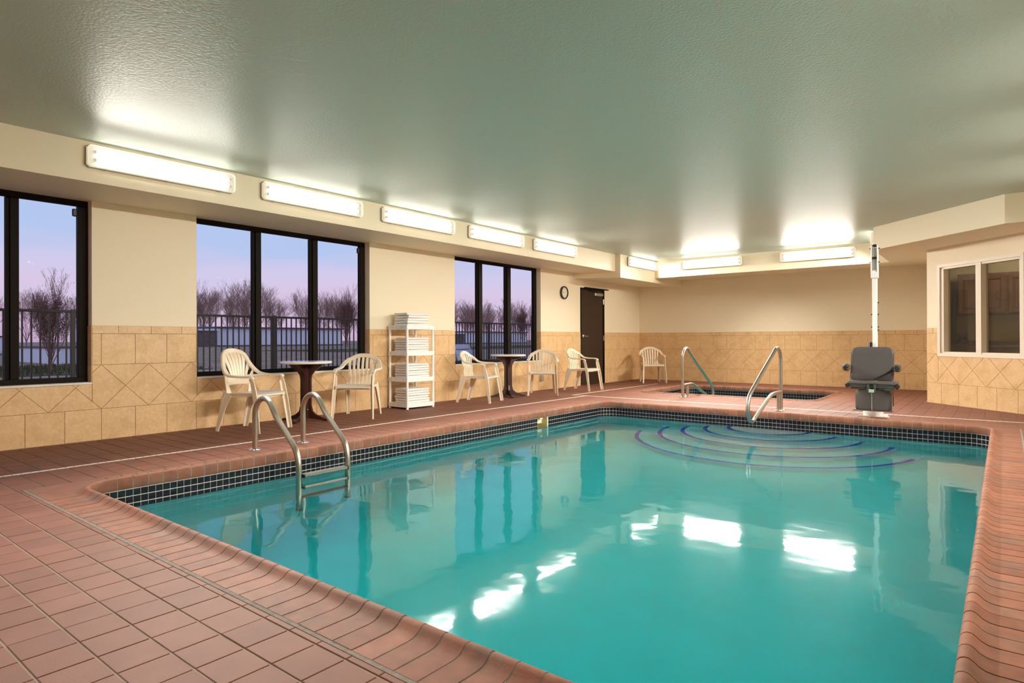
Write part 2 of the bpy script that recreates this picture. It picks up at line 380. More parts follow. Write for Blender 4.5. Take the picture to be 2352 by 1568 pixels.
# soffits (undersides rise a little towards the walls)
def slope_box(mb, poly_top, zf):  # polygon in plan + z function for underside
    n = len(poly_top); mb.loft([[Vector((x, y, zf(x, y))) for x, y in poly_top], [Vector((x, y, HC+.001)) for x, y in poly_top]])
SX1, SX2, SYE, SYB = .966, 1.075, 10.985, 12.535
b = MB(); slope_box(b, [(0, Y0), (SX1, Y0), (SX1, SYE), (0, SYE)], lambda x, y: ZS+(SX1-x)*.036)
tag(b.build('soffit_left', PAINT), kind='structure')
b = MB(); slope_box(b, [(0, SYE), (SX2, SYE), (SX2, YB), (0, YB)], lambda x, y: 2.198+(SX2-x)*.05)
tag(b.build('soffit_left_corner', PAINT), kind='structure')
b = MB(); slope_box(b, [(SX2, SYB), (5.48, SYB), (6.101, SYB), (6.101, YB), (SX2, YB)], lambda x, y: 2.298+(y-SYB)*.04)
tag(b.build('soffit_back', PAINT), kind='structure')
b = MB(); slope_box(b, [(5.47, 12.536), (5.47, 10.83), (7.035, 9.315), (XR, 9.315), (XR, 10.04), (DIAE[0], DIAE[1]), DIA, (6.101, 12.536)], lambda x, y: 2.318 if y < 12 else 2.30)
tag(b.build('soffit_right', PAINT), kind='structure')
b = MB(); slope_box(b, [(8.04, Y0), (XR, Y0), (XR, 9.314), (8.04, 9.314)], lambda x, y: ZS)
tag(b.build('soffit_right_side', PAINT), kind='structure')
b = MB(); slope_box(b, [(SX1+.001, Y0), (8.039, Y0), (8.039, Y0+.8), (SX1+.001, Y0+.8)], lambda x, y: ZS)
tag(b.build('soffit_front', PAINT), kind='structure')

# ============================================================ FLOOR
def outer(r): return (r[0]-CW, r[1]+CW, r[2]-CW, r[3]+CW)
PO, SO = outer(PIN), outer(SIN)
b = MB(); ZG = -.0035
def slab(x0, x1, y0, y1): b.box(x0, x1, y0, y1, -.12, ZG)
slab(-.2, XR, Y0, PO[2]); slab(-.2, PO[0], PO[2], PO[3]); slab(PO[1], XR, PO[2], PO[3]); slab(-.2, XR, PO[3], SO[2])
slab(-.2, SO[0], SO[2], SO[3]); slab(SO[1], XR, SO[2], SO[3]); slab(-.2, XR, SO[3], YB+.1)
FL = tag(b.build('floor', GROUT), kind='structure')
DR = [(1.315, 1.350, Y0, 9.30), (1.045, 1.080, 9.30, 12.66), (1.045, XR, 9.235, 9.270)]
def cut_floor(p):
    ps = [clip(clip(clip(clip(p, -1, 0, -.008), 1, 0, XR-.005), 0, -1, -Y0), 0, 1, YB-.008)]
    ps = [q for q in ps if area(q) > 1e-4]
    for r in (PO, SO): ps = subtract(ps, (r[0]-.016, r[1]+.016, r[2]-.018, r[3]+.016))
    for r in DR: ps = subtract(ps, (r[0]-.002, r[1]+.002, r[2], r[3]))
    out = []
    for q in ps:      # wall block and diagonal
        if min(u for u, v in q) > 6.09 and min(v for u, v in q) > 11.37: continue
        c = (sum(u for u, v in q)/len(q), sum(v for u, v in q)/len(q))
        if c[0]+c[1] > 17.48 and c[0] > 6.101:
            q2 = clip(q, 1, 1, 17.47)
            if area(q2) > 3e-4: out.append(q2)
            continue
        out.append(q)
    return out
fz = lambda u, v, w: (u, v, w)
gfun = lambda ex, ey: .0040 if abs(ex) > abs(ey) else .0018
tiles = []
for i in range(-27, 35):
    for j in range(-20, 84):
        x0, y0 = 3.890+i*TP, 1.178+j*TR
        if x0 > XR or y0 > YB: continue
        ps = cut_floor([(x0, y0), (x0+TP, y0), (x0+TP, y0+TR), (x0, y0+TR)])
        if not ps: continue
        c = Vector((x0+TP/2, y0+TR/2, 0)); d = c-CAMP; dep = d.dot(fw); u = d.dot(r2)/dep if dep > .1 else 9; v = d.dot(u2)/dep if dep > .1 else 9
        vis = dep > .3 and abs(u) < .85 and v > -.60
        A = sum(area(q) for q in ps)
        tiles.append((-(A/dep**3) if vis else 0, x0, y0, ps))
tiles.sort(key=lambda t: t[0])
for k, (w, x0, y0, ps) in enumerate(tiles[:300]):
    mb = MB(); cx, cy = x0+TP/2, y0+TR/2; h = random.uniform(-.0007, .0007)
    for q in ps: tile_solid(mb, [(u-cx, v-cy) for u, v in q], gfun, .0016, -.008, h, fz)
    if mb.v: mb.build('floor_tile', DECK, FL, loc=(cx, cy, 0))
rest = MB()
for w, x0, y0, ps in tiles[300:]:
    for q in ps: tile_solid(rest, q, gfun, .0012, -.008, 0, fz)
tag(rest.build('floor_tiles', DECK, FL), kind='stuff')

# ============================================================ POOL AND SPA
def ring_path(r, rad, nseg=18):
    """counter-clockwise rounded rectangle: (point, outward normal, arclength)"""
    x0, x1, y0, y1 = r; out = []
    cs = [((x1-rad, y0+rad), -PI/2), ((x1-rad, y1-rad), 0), ((x0+rad, y1-rad), PI/2), ((x0+rad, y0+rad), PI)]
    for (cx, cy), a in cs:
        for i in range(nseg+1):
            t = a+PI/2*i/nseg; out.append((Vector((cx+rad*math.cos(t), cy+rad*math.sin(t), 0)), Vector((math.cos(t), math.sin(t), 0))))
    return out
def outer_pt(p, n, r):
    """point of the square outer boundary straight out along n"""
    best = 9
    if n.x > 1e-4: best = min(best, (r[1]-p.x)/n.x)
    if n.x < -1e-4: best = min(best, (r[0]-p.x)/n.x)
    if n.y > 1e-4: best = min(best, (r[3]-p.y)/n.y)
    if n.y < -1e-4: best = min(best, (r[2]-p.y)/n.y)
    return p+n*best
PROF = [(0, -.03), (0, 0), (.148, 0), (.170, .003), (.188, .011), (.200, .022), (.211, .0295), (.223, .0305), (.234, .026), (.241, .016), (.244, 0), (.243, -.03), (.240, -.052), (.236, -.057), (.205, -.057), (.205, -.03)]
def coping_ring(p, n, r, shrink=0.):
    po = outer_pt(p, n, r); full = (po-p).length; out = []
    for s, z in PROF:
        if s <= .148: d = full-s*(full-.08)/.148
        else: d = CW-s
        z_ = z if z > -.03 else z
        out.append(p+n*d+Vector((0, 0, z_-shrink)))
    return out
def build_basin(label, nm, cat, RI, rad, zf, skim=None, ntile=0):
    RO = outer(RI)
    root = empty(nm, (RI[0], RI[2], 0), label=label, cat=cat)
    inv = Vector((-RI[0], -RI[2], 0))
    def fin(mb): mb.v = [tuple(Vector(v)+inv) for v in mb.v]; return mb
    path = ring_path(RI, rad)
    if skim:      # insert skimmer jamb points on the left wall (x0), direction there is -y
        idx = [i for i, (p, n) in enumerate(path) if n.x < -.999]
        a = idx[0]
        path = path[:a+1]+[(Vector((RI[0], skim[1], 0)), Vector((-1, 0, 0))), (Vector((RI[0], skim[0], 0)), Vector((-1, 0, 0)))]+path[a+1:]
    zs = [-.03, -.0595, -.235, None]; rings = []
    mb = MB(); n = len(path)
    outr = [outer_pt(p, q, RO)+Vector((0, 0, -.03)) for p, q in path]
    rings = [outr]+[[p+Vector((0, 0, z if z is not None else zf(p.x, p.y))) for p, q in path] for z in zs]
    vs = [v for r_ in rings for v in r_]; fs = []
    for i in range(len(rings)-1):
        for j in range(n):
            k = (j+1) % n
            if skim and i == 2 and abs(path[j][0].y-skim[1]) < 1e-6 and abs(path[j][0].x-RI[0]) < 1e-6 and abs(path[k][0].y-skim[0]) < 1e-6: continue
            fs.append((i*n+j, (i+1)*n+j, (i+1)*n+k, i*n+k))
    fs.append(tuple((len(rings)-1)*n+j for j in range(n)))
    mb.add(vs, fs); fin(mb).build('basin_shell', PLASTER, root)
    # mosaic grout backing
    mb = MB(); rr = [[p-q*.0004+Vector((0, 0, z)) for p, q in path] for z in (-.058, -.2145)]
    vs = rr[0]+rr[1]; fs = []
    for j in range(n):
        k = (j+1) % n
        if skim and abs(path[j][0].y-skim[1]) < 1e-6 and abs(path[j][0].x-RI[0]) < 1e-6 and abs(path[k][0].y-skim[0]) < 1e-6: continue
        fs.append((j, n+j, n+k, k))
    mb.add(vs, fs); fin(mb).build('mosaic_grout', GROUTM, root)
    # mosaic tiles along the path
    fine = ring_path(RI, rad, 24); P = [p for p, q in fine]+[fine[0][0]]; Nn = [q for p, q in fine]+[fine[0][1]]
    S = [0.]
    for i in range(1, len(P)): S.append(S[-1]+(P[i]-P[i-1]).length)
    tot = S[-1]; cnt = round(tot/.0494); pit = tot/cnt; lst = []; i = 0
    for k in range(cnt):
        s = (k+.5)*pit
        while S[i+1] < s: i += 1
        t = (s-S[i])/(S[i+1]-S[i]); p = P[i].lerp(P[i+1], t); q = Nn[i].lerp(Nn[i+1], t).normalized()
        if skim and abs(p.x-RI[0]) < .01 and skim[0]-.02 < p.y < skim[1]+.02: continue
        for rw in range(3): lst.append((p-q*.0006, q, -.0625-.0505*rw-.0235))
    h = .0232
    tv = [(-h, 0, -h), (h, 0, -h), (h, 0, h), (-h, 0, h)]
    def tmesh():
        m_ = MB(); e = .002
        m_.loft([[Vector(v) for v in tv], [Vector((x, .0012, z)) for x, y, z in tv], [Vector((x*(1-e/h), .0019, z*(1-e/h))) for x, y, z in tv]], True); return m_
    tm = tmesh()
    if ntile:
        def key(a):
            d = a[0]-CAMP; dep = d.dot(fw); facing = (-d.normalized()).dot(-a[1])
            return -(facing/dep**2) if facing > 0 and dep > .3 and abs(d.dot(r2)/dep) < .84 and a[2] > -.17 else 0
        lst.sort(key=key)
        me = tm.mesh('mosaic_tile', NAVY)
        for p, q, z in lst[:ntile]:
            inst('mosaic_tile', me, root, (p.x+inv.x, p.y+inv.y, z), math.atan2(-q.y, -q.x)-PI/2)
    mb = MB()
    for p, q, z in lst[ntile:]:
        a = math.atan2(-q.y, -q.x)-PI/2; c_, s_ = math.cos(a), math.sin(a)
        mb.add([(p.x+x*c_-y*s_, p.y+x*s_+y*c_, z+zz) for x, y, zz in tm.v], tm.f)
    tag(fin(mb).build('mosaic_tiles', NAVY, root), kind='stuff')
    # coping: corners (one shared mesh, rotated) and straight tiles
    LC = CW+rad+.012
    ctr = [((RI[1]-rad, RI[2]+rad), -PI/2), ((RI[1]-rad, RI[3]-rad), 0), ((RI[0]+rad, RI[3]-rad), PI/2), ((RI[0]+rad, RI[2]+rad), PI)]
    mc = MB(); R0 = (-9, rad+CW, -9, rad+CW); rings = []
    rings.append([v+Vector((0, -.010, 0)) for v in coping_ring(Vector((rad, 0, 0)), Vector((1, 0, 0)), R0)])
    angs = [PI/2*i/16 for i in range(17)]; angs = sorted(angs)
    for t in angs: rings.append(coping_ring(Vector((rad*math.cos(t), rad*math.sin(t), 0)), Vector((math.cos(t), math.sin(t), 0)), R0))
    rings.append([v+Vector((-.010, 0, 0)) for v in coping_ring(Vector((0, rad, 0)), Vector((0, 1, 0)), R0)])
    mc.loft(rings); me = mc.mesh('corner_coping_tile', COPE, True)
    for (cx, cy), a in ctr: inst('corner_coping_tile', me, root, (cx+inv.x, cy+inv.y, 0), a)
    for side in range(4):
        horiz = side in (0, 2)
        a0 = (RI[0] if horiz else RI[2])+rad+.012; a1 = (RI[1] if horiz else RI[3])-rad-.012
        k = round((a1-a0)/.1); pt = (a1-a0)/k
        me = None
        mt = MB(); w = pt/2-.0033
        mt.loft([[Vector((x, CW-s if False else -s+CW, z)) for s, z in PROF] for x in (-w, w)]); me = mt.mesh('coping_tile', COPE, True)
        rz = [PI, -PI/2, 0, PI/2][side]
        for i in range(k):
            c = a0+(i+.5)*pt
            loc = [(c, RI[2]), (RI[1], c), (c, RI[3]), (RI[0], c)][side]
            inst('coping_tile', me, root, (loc[0]+inv.x, loc[1]+inv.y, random.uniform(-.0006, .0006)), rz)
    mg = MB(); rr = []
    for p, q in ring_path(RI, rad, 18):
        po = outer_pt(p, q, RO); full = (po-p).length
        rr.append([p+q*(full-s*(full-.08)/.148 if s <= .148 else CW-s+(.0012 if s > .222 else 0))+Vector((0, 0, z-.0024 if z > -.05 else z)) for s, z in PROF])
    mg.loft(rr, closed=True); fin(mg).build('coping_mortar', GROUTL, root, True)
    # mortar joint between coping and deck
    mj = MB()
    for x0, x1, y0, y1 in ((RO[0]-.016, RO[1]+.016, RO[2]-.018, RO[2]), (RO[0]-.016, RO[1]+.016, RO[3], RO[3]+.016), (RO[0]-.016, RO[0], RO[2], RO[3]), (RO[1], RO[1]+.016, RO[2], RO[3])): mj.box(x0, x1, y0, y1, -.02, -.0012)
    fin(mj).build('perimeter_joint', mat('grey caulk joint', (.21, .175, .145), .9, var=.25, nscale=40, bump=.5, bscale=90), root)
    # water
    ex = .004; pw = ring_path((RI[0]-ex, RI[1]+ex, RI[2]-ex, RI[3]+ex), rad+ex)
    mw = MB(); n2 = len(pw)
    top = [p+Vector((0, 0, ZW)) for p, q in pw]; bot = [p+Vector((0, 0, zf(p.x, p.y)-.004)) for p, q in pw]
    mw.loft([bot, top])
    return root, inv, fin(mw)
zfp = lambda x, y: -1.04-(8.4-y)*.085
POOL, pinv, mw = build_basin('large rectangular swimming pool with salmon coping and navy mosaic waterline', 'swimming_pool', 'swimming pool', PIN, .215, zfp, skim=(6.624, 6.847), ntile=300)
w = mw.build('pool_water', WATER, None, loc=(PIN[0], PIN[2], 0)); tag(w, 'turquoise water filling the large swimming pool', 'water', kind='stuff')
SPA, sinv, mw = build_basin('small sunken spa with salmon coping behind the swimming pool', 'hot_tub', 'hot tub', SIN, .25, lambda x, y: -.95)
w = mw.build('spa_water', WATER, None, loc=(SIN[0], SIN[2], 0)); tag(w, 'still water in the small spa near the back wall', 'water', kind='stuff')
# entry steps
CX, CY = 4.62, PIN[3]; prevz = None
STEPS = [(1.72, -1.0), (1.42, -.79), (1.12, -.59), (.83, -.385), (.53, -.225)]
for R_, z in STEPS:
    mb = MB(); zb = -1.3
    ring = lambda r, zz: [Vector((CX+r*math.cos(PI+PI*i/40), CY+r*math.sin(PI+PI*i/40), zz)) for i in range(41)]+[Vector((CX, CY+.003, zz))]
    mb.loft([ring(R_, zb), ring(R_, z-.015), ring(R_-.004, z-.004), ring(R_-.015, z)])
    mb.v = [tuple(Vector(v)+pinv) for v in mb.v]; st = mb.build('entry_step', PLASTER, POOL)
    mb = MB(); a0, a1 = (PI*1.0, PI*2.0) if R_ < 1.7 else (PI*1.06, PI*1.92)
    rs = []
    for i in range(49):
        t = a0+(a1-a0)*i/48; dx, dy = math.cos(t), math.sin(t)
        rs.append([Vector((CX+r*dx, CY+r*dy, zz)) for r, zz in ((R_-.068, z-.001), (R_-.068, z+.003), (R_-.012, z+.003), (R_-.012, z-.001))])
    mb.loft(rs); mb.v = [tuple(Vector(v)+pinv) for v in mb.v]; mb.build('step_band', BAND, st)
# skimmer
mb = MB(); y0, y1 = 6.624, 6.847; x0 = PIN[0]
for a in ((x0-.20, x0, y0-.012, y0, -.24, -.058), (x0-.20, x0, y1, y1+.012, -.24, -.058), (x0-.20, x0, y0, y1, -.24, -.225), (x0-.215, x0-.20, y0-.012, y1+.012, -.24, -.05), (x0-.2, x0, y0, y1, -.0585, -.05)): mb.box(*a)
mb.v = [tuple(Vector(v)+pinv) for v in mb.v]; sk = mb.build('skimmer', SKIM, POOL)
mb = MB().rbox(x0-.02, x0-.008, 6.70, 6.76, -.085, -.062, .004); mb.box(x0-.1, x0-.09, y0, y1, -.15, -.06)
mb.v = [tuple(Vector(v)+pinv) for v in mb.v]; mb.build('skimmer_flap', mat('off white flap', (.80, .74, .55), .5), sk)
# deck drains
def drain(label, x0, x1, y0, y1, z=.001, kind='y'):
    cx, cy = (x0+x1)/2, (y0+y1)/2
    r = empty('trench_drain', (cx, cy, 0), label=label, cat='drain', group='white slot drains in the deck')
    MB().box(x0-cx, x1-cx, y0-cy, y1-cy, -.003, z).build('drain_cover', DRAINW, r)
    mb = MB(); n = int(max(x1-x0, y1-y0)/.055)
    for i in range(n):
        if y1-y0 > x1-x0: c = y0-cy+(i+.5)*.055; mb.box(-.008, .008, c-.005, c+.005, z-.0008, z+.0003)
        else: c = x0-cx+(i+.5)*.055; mb.box(c-.005, c+.005, -.008, .008, z-.0008, z+.0003)
    tag(mb.build('drain_slots', mat('brown slot', (.30, .17, .12), .8), r), kind='stuff')
drain('long white slot drain between the windows and the pool', *DR[0]); drain('short white slot drain running beside the spa towards the back wall', *DR[1]); drain('white slot drain crossing the deck between pool and spa', *DR[2], z=.0014)

# ============================================================ WINDOWS
def window(idx, y0, y1, mull):
    W_ = tag(empty('window_%d' % idx, (-.1, y0, 0)), kind='structure'); Z0, Z1 = WZ0, WZ1
    off = Vector((.1, -y0, 0))
    def bb(mb, nm, m, sm=False):
        mb.v = [tuple(Vector(v)+off) for v in mb.v]; return mb.build(nm, m, W_, sm)
    mb = MB(); xa, xb = -.16, -.10
    mb.rbox(xa, xb, y0, y1, Z1-.055, Z1, .003); mb.rbox(xa, xb, y0, y1, Z0, Z0+.05, .003); mb.rbox(xa, xb, y0, y0+.04, Z0+.05, Z1-.055, .003); mb.rbox(xa, xb, y1-.085, y1, Z0+.05, Z1-.055, .003)
    bb(mb, 'window_frame', BRONZE)
    for a, c in mull:
        mb = MB(); mb.rbox(xa, xb+.004, a+.03, c, Z0+.05, Z1-.055, .003); mb.rbox(xa-.01, xb-.02, a, a+.03, Z0+.05, Z1-.055, .003)
        bb(mb, 'mullion', BRONZE)
    es = [y0+.04]+[v for m_ in mull for v in m_]+[y1-.085]
    for i in range(0, len(es), 2): bb(MB().box(-.136, -.130, es[i]-.004, es[i+1]+.004, Z0+.045, Z1-.05), 'glass_pane', GLASS)
    if idx < 3: bb(MB().rbox(-.13, -.104, y1-.13, y1-.088, Z1-.16, Z1-.085, .008), 'hinge_block', BLACK)
    bb(MB().rbox(-.1, .012, y0-.0, y1+.0, Z0-.022, Z0, .004), 'window_sill', MARBLE)
    # tiled reveal on the far jamb, below the wainscot line
    for z0, z1 in ((Z0, ZD1), (ZD1, ZR), (ZR, ZCAP)):
        bb(MB().rbox(-.1, .007, y1-.007, y1, z0+.0015, z1-.0015, .0015), 'reveal_tile', BEIGE)
window(1, *WIN[0], [(.72, .82), (1.588, 1.683)]); window(2, *WIN[1], [(3.967, 4.068), (4.762, 4.868)]); window(3, *WIN[2], [(8.061, 8.180), (8.846, 8.975)])
# ============================================================ INTERIOR WINDOW in the diagonal wall
b = MB()
def fr(s0, s1, z0, z1, t0, t1): dbox(b, s0, s1, z0, z1, t0, t1)
o0, o1, q0, q1 = .215, 1.60, .706, 2.065
fr(o0, o1, q0, SZ0, -.02, .018); fr(o0, o1, SZ1, q1, -.02, .018); fr(o0, S0, SZ0, SZ1, -.02, .018); fr(S1, o1, SZ0, SZ1, -.02, .018)
W4 = tag(b.build('window_4', TRIMW), kind='structure')
def dpart(nm, m, *args):
    mb = MB()
    for a in args: dbox(mb, *a)
    return mb.build(nm, m, W4)
dpart('window_mullion', TRIMW, (.880, .965, SZ0, SZ1, -.10, .012))
dpart('window_stop', TRIMW, (S0, S0+.055, SZ0, SZ1, -.10, 0), (S1-.03, S1, SZ0, SZ1, -.10, 0), (S0, S1, SZ0, SZ0+.02, -.10, 0), (S0, S1, SZ1-.03, SZ1, -.10, 0), (S0+.055, S0+.062, SZ0, SZ1, -.10, -.03))
dpart('glass_pane', SCREEN, (S0+.05, .885, SZ0+.015, SZ1-.025, -.075, -.069)); dpart('glass_pane', SCREEN, (.96, S1-.025, SZ0+.015, SZ1-.025, -.075, -.069))
# room behind
tag(MB().box(6.2, XR, 13.36, 13.46, -.1, HC).build('wall_pantry', BACKS), kind='structure')
tag(MB().box(6.2, 6.27, 11.5, 13.36, 0, HC).build('trim_1', BACKS), kind='structure')
r = empty('added_pantry_light', (7.3, 12.3, 2.60), label='added unseen square light brightening the room behind the interior window', cat='light')  # out-of-view lamp added to brighten what shows through the interior window
MB().rbox(-.3, .3, -.3, .3, .03, .06, .004).build('lamp_housing', TRAY, r); MB().rbox(-.27, .27, -.27, .27, -.01, .03, .01).build('lamp_cover', emit('added pantry light glow', (1, .88, .66), 24.0), r)
def cabinet(x0, x1, lab):
    r = empty('wall_cabinet', ((x0+x1)/2, 13.2, 1.365), label=lab, cat='cabinet', group='brown wall cabinets behind the interior window')
    w = (x1-x0)/2
    MB().rbox(-w+.001, w-.001, -.18, .155, 0, .69, .003).build('cabinet_body', CABIN, r)
    for s in (-1, 1):
        a0, a1 = (-w+.02, -.012) if s < 0 else (.012, w-.02)
        mb = MB(); mb.rbox(a0, a0+.055, -.20, -.181, .03, .65, .003); mb.rbox(a1-.055, a1, -.20, -.181, .03, .65, .003); mb.rbox(a0+.055, a1-.055, -.20, -.181, .03, .09, .003); mb.rbox(a0+.055, a1-.055, -.20, -.181, .59, .65, .003)
        d = mb.build('cabinet_door', CABIN, r); MB().rbox(a0+.075, a1-.075, -.196, -.182, .11, .57, .008).build('raised_panel', CABIN, d)
cabinet(6.40, 7.06, 'brown wall cabinet at the left behind the interior window'); cabinet(7.065, 7.75, 'brown wall cabinet at the right behind the interior window')
r = MB().box(6.271, 6.38, 12.85, 13.3, .87, 1.83).build('fridge_side', DARK); tag(r, 'tall black appliance seen at the left through the interior window', 'appliance')
r = empty('kitchen_counter', (7.4, 13.05, 0), label='dark counter under the cabinets behind the interior window', cat='counter')
MB().rbox(-1.12, 1.12, -.32, .30, .81, .85, .004).build('countertop', COUNT, r); MB().box(-1.12, 1.12, -.28, .29, 0, .81).build('base_unit', CABIN, r); MB().box(-1.12, 1.12, .275, .295, .85, .93).build('backsplash_strip', COUNT, r)
r = empty('coffee_maker', (6.47, 12.95, .85), label='small black coffee maker on the counter behind the interior window', cat='coffee maker')
MB().rbox(-.07, .07, -.09, .09, 0, .03, .006).rbox(-.07, .07, .03, .09, .03, .14, .006).rbox(-.07, .07, -.09, .09, .14, .2, .008).build('machine_body', BLACK, r); MB().lathe([(.03, .03), (.05, .05), (.05, .1), (.035, .125)], (0, -.03, 0), 16).build('glass_jug', BLACK, r, True)
r = empty('wire_basket', (7.12, 12.9, .85), label='round green wire basket on the counter behind the interior window', cat='basket')
for k, (rr, zz) in enumerate(((.06, .01), (.11, .05), (.14, .10))):
    MB().tube([(rr*math.cos(2*PI*i/24), rr*math.sin(2*PI*i/24), zz) for i in range(25)], .003, 5).build('wire_ring', GREENP, r)
for k in range(10):
    a = 2*PI*k/10; MB().tube([(rr*math.cos(a), rr*math.sin(a), zz) for rr, zz in ((.02, .005), (.06, .01), (.11, .05), (.14, .10))], .002, 5).build('wire', GREENP, r)
# ============================================================ DOOR
D_ = tag(empty('door_1', (0, DOOR[0], 0)), kind='structure')
off = Vector((0, -DOOR[0], 0))
def dd(mb, nm, m, par=None, sm=False):
    if par is None or par is D_: mb.v = [tuple(Vector(v)+off) for v in mb.v]; return mb.build(nm, m, D_, sm)
    mb.v = [tuple(Vector(v)+off) for v in mb.v]; return mb.build(nm, m, par, sm)
y0, y1, zt = DOOR
b = MB(); b.rbox(-.07, .012, y0, y0+.035, 0, zt, .003); b.rbox(-.07, .012, y1-.035, y1, 0, zt, .003); b.rbox(-.07, .012, y0, y1, zt-.03, zt, .003)
dd(b, 'door_frame', BRONZE)
leaf = dd(MB().rbox(-.06, -.010, y0+.038, y1-.038, .012, zt-.034, .003), 'door_leaf', DOORM)
dd(MB().rbox(0, .05, y0+.15, y1+.13, zt-.004, zt+.016, .003), 'drip_rail', BRONZE)
h = dd(MB().lathe([(.036, -.008), (.036, .012), (.028, .020), (.012, .022), (.012, .05)], (0, y0+.105, 1.045), 20, 'x'), 'handle_rose', CHROME, leaf, True)
dd(MB().tube([(.045, y0+.095, 1.045), (.052, y0+.12, 1.045), (.052, y0+.18, 1.043), (.048, y0+.235, 1.04)], [.013, .014, .012, .010], 10), 'door_handle', CHROME, leaf, True)
c = dd(MB().rbox(-.008, .06, y0+.53, y0+.86, 1.925, 1.985, .008), 'door_closer', ALU, leaf)
dd(MB().tube([(.035, y0+.62, 1.99), (.035, y0+.62, 2.01), (.06, y0+.45, 2.02), (.02, y0+.30, 2.04)], .008, 8), 'closer_arm', BRONZE, leaf)
for z in (1.75, .945, .15): dd(MB().rbox(-.012, .016, y1-.05, y1-.028, z, z+.115, .003), 'hinge', CHROME if z > .5 else BRONZE, leaf)
# ============================================================ LIGHT FIXTURES
def fixture_proto():
    """long axis x, back plane y=0, faces -y; origin centre of the back"""
    r = empty('wall_light')
    Lh, H, Dp = .64, .095, .085
    def oct_(dx, dz, y): c = .022; x_, z_ = Lh-dx, H-dz; return [Vector(p) for p in ((-x_+c,y,-z_),(x_-c,y,-z_),(x_,y,-z_+c),(x_,y,z_-c),(x_-c,y,z_),(-x_+c,y,z_),(-x_,y,z_-c),(-x_,y,-z_+c))]
    MB().loft([oct_(0, 0, 0), oct_(0, 0, -.022), oct_(.006, .006, -.026)]).build('lamp_housing', TRAY, r)
    mb = MB(); mb.loft([[a for a in oct_(.003, .003, y_)]+[] for y_ in (-.026, -.060)], False); mb.build('housing_rim', RIM, r)
    MB().loft([oct_(.003, .003, -.0605), oct_(.004, .004, -.066), oct_(.016, .016, -Dp)], True).build('lamp_cover', COVER, r)
    for z in (-.034, .034):
        MB().tube([(-.57, -.05, z), (.57, -.05, z)], .015, 10).build('fluorescent_tube', TUBE, r)
        MB().rbox(-.595, -.571, -.065, -.026, z-.014, z+.014, .003).rbox(.571, .595, -.065, -.026, z-.014, z+.014, .003).build('lamp_holder', TRAY, r)
    ld = bpy.data.lights.new('added_down_beam', 'AREA'); ld.shape = 'RECTANGLE'; ld.size = 1.14; ld.size_y = .07; ld.energy = BEAM; ld.color = (1, .94, .84); ld.spread = math.radians(105)
    lo = bpy.data.objects.new('added_down_beam', ld); COL.objects.link(lo); lo.parent = r; lo.location = (0, -.056, 0); lo.rotation_euler = (math.radians(90-38), 0, PI)  # added area light, aimed down so the ceiling near the fixture stays dimmer
    mb = MB()
    for x in (-.5, 0, .5): mb.rbox(x-.012, x+.012, -.034, -.018, -H-.006, -H+.006, .002); mb.rbox(x-.012, x+.012, -.034, -.018, H-.006, H+.004, .002)
    mb.build('cover_clip', TRAY, r)
    return r
fx = [((SX1, 1.879+.64+1.5705*k-(.003*k)), PI/2, 'left') for k in range(5)]
ORD = ['first', 'second', 'third', 'fourth', 'fifth']
proto = fixture_proto(); first = True
def place_light(x, y, z, rz, lab):
    global first
    r = proto if first else copy_tree(proto); first = False
    r.location = (x, y, z); r.rotation_euler = (0, 0, rz); tag(r, lab, 'light', 'lit fluorescent wall lights along the soffits')
for k, yc in enumerate((2.517, 4.090, 5.678, 7.271, 8.845)):
    place_light(SX1, yc, 2.535, PI/2, ['lit fluorescent light on the window-side soffit, nearest and largest', 'lit fluorescent light on the window-side soffit, second from the near end', 'lit fluorescent light on the window-side soffit, third and middle one', 'lit fluorescent light on the window-side soffit, fourth from the near end', 'lit fluorescent light on the window-side soffit, last before the step in the soffit'][k])
place_light(SX1, -.55, 2.535, PI/2, 'added unseen fluorescent light on the window-side soffit, near the front wall')  # extra fixture out of view, added to help light the room
place_light(SX2, 11.90, 2.542, PI/2, 'lit fluorescent light on the lowered corner soffit left of the back lights')
place_light(2.315, SYB, 2.528, 0, 'lit fluorescent light on the back soffit, left of two')
place_light(4.318, SYB, 2.525, 0, 'lit fluorescent light on the back soffit, right of two')
place_light(5.47, 11.70, 2.535, -PI/2, 'lit fluorescent light seen edge-on behind the pool lift mast')
for k in range(4): place_light(8.04, 3.3+1.55*k, 2.535, -PI/2, 'added fluorescent light on the unseen right soffit, number %s from the front' % ORD[k])  # unseen fixtures added to light the window wall opposite

# ============================================================ POOL LADDER AND RAILS
def bend(pts, k=7):
    """catmull-rom smoothing"""
    P = [Vector(p) for p in pts]; out = []
    for i in range(len(P)-1):
        p0, p1, p2, p3 = P[max(i-1, 0)], P[i], P[i+1], P[min(i+2, len(P)-1)]
        for j in range(k):
            t = j/k; out.append(.5*((2*p1)+(p2-p0)*t+(2*p0-5*p1+4*p2-p3)*t*t+(3*p1-p0-3*p2+p3)*t**3))
    out.append(P[-1]); return out
def flange(parent, x, y, z=0, r=.06):
    MB().lathe([(r, 0), (r, .004), (r*.8, .012), (.032, .014), (.0245, .018)], (x, y, z), 24).build('flange', CHROME, parent, True)
lad = empty('pool_ladder', (1.75, 3.19, 0), label='stainless steel ladder with two looped handrails at the left edge of the pool', cat='ladder')
rail = [(0, -.03), (0, .12), (0, .30), (.012, .36), (.045, .415), (.10, .455), (.165, .469), (.23, .457), (.285, .42), (.33, .365), (.40, .268), (.56, .142-.02), (.64, .055), (.675, -.005), (.692, -.08), (.695, -.2), (.695, -1.05)]
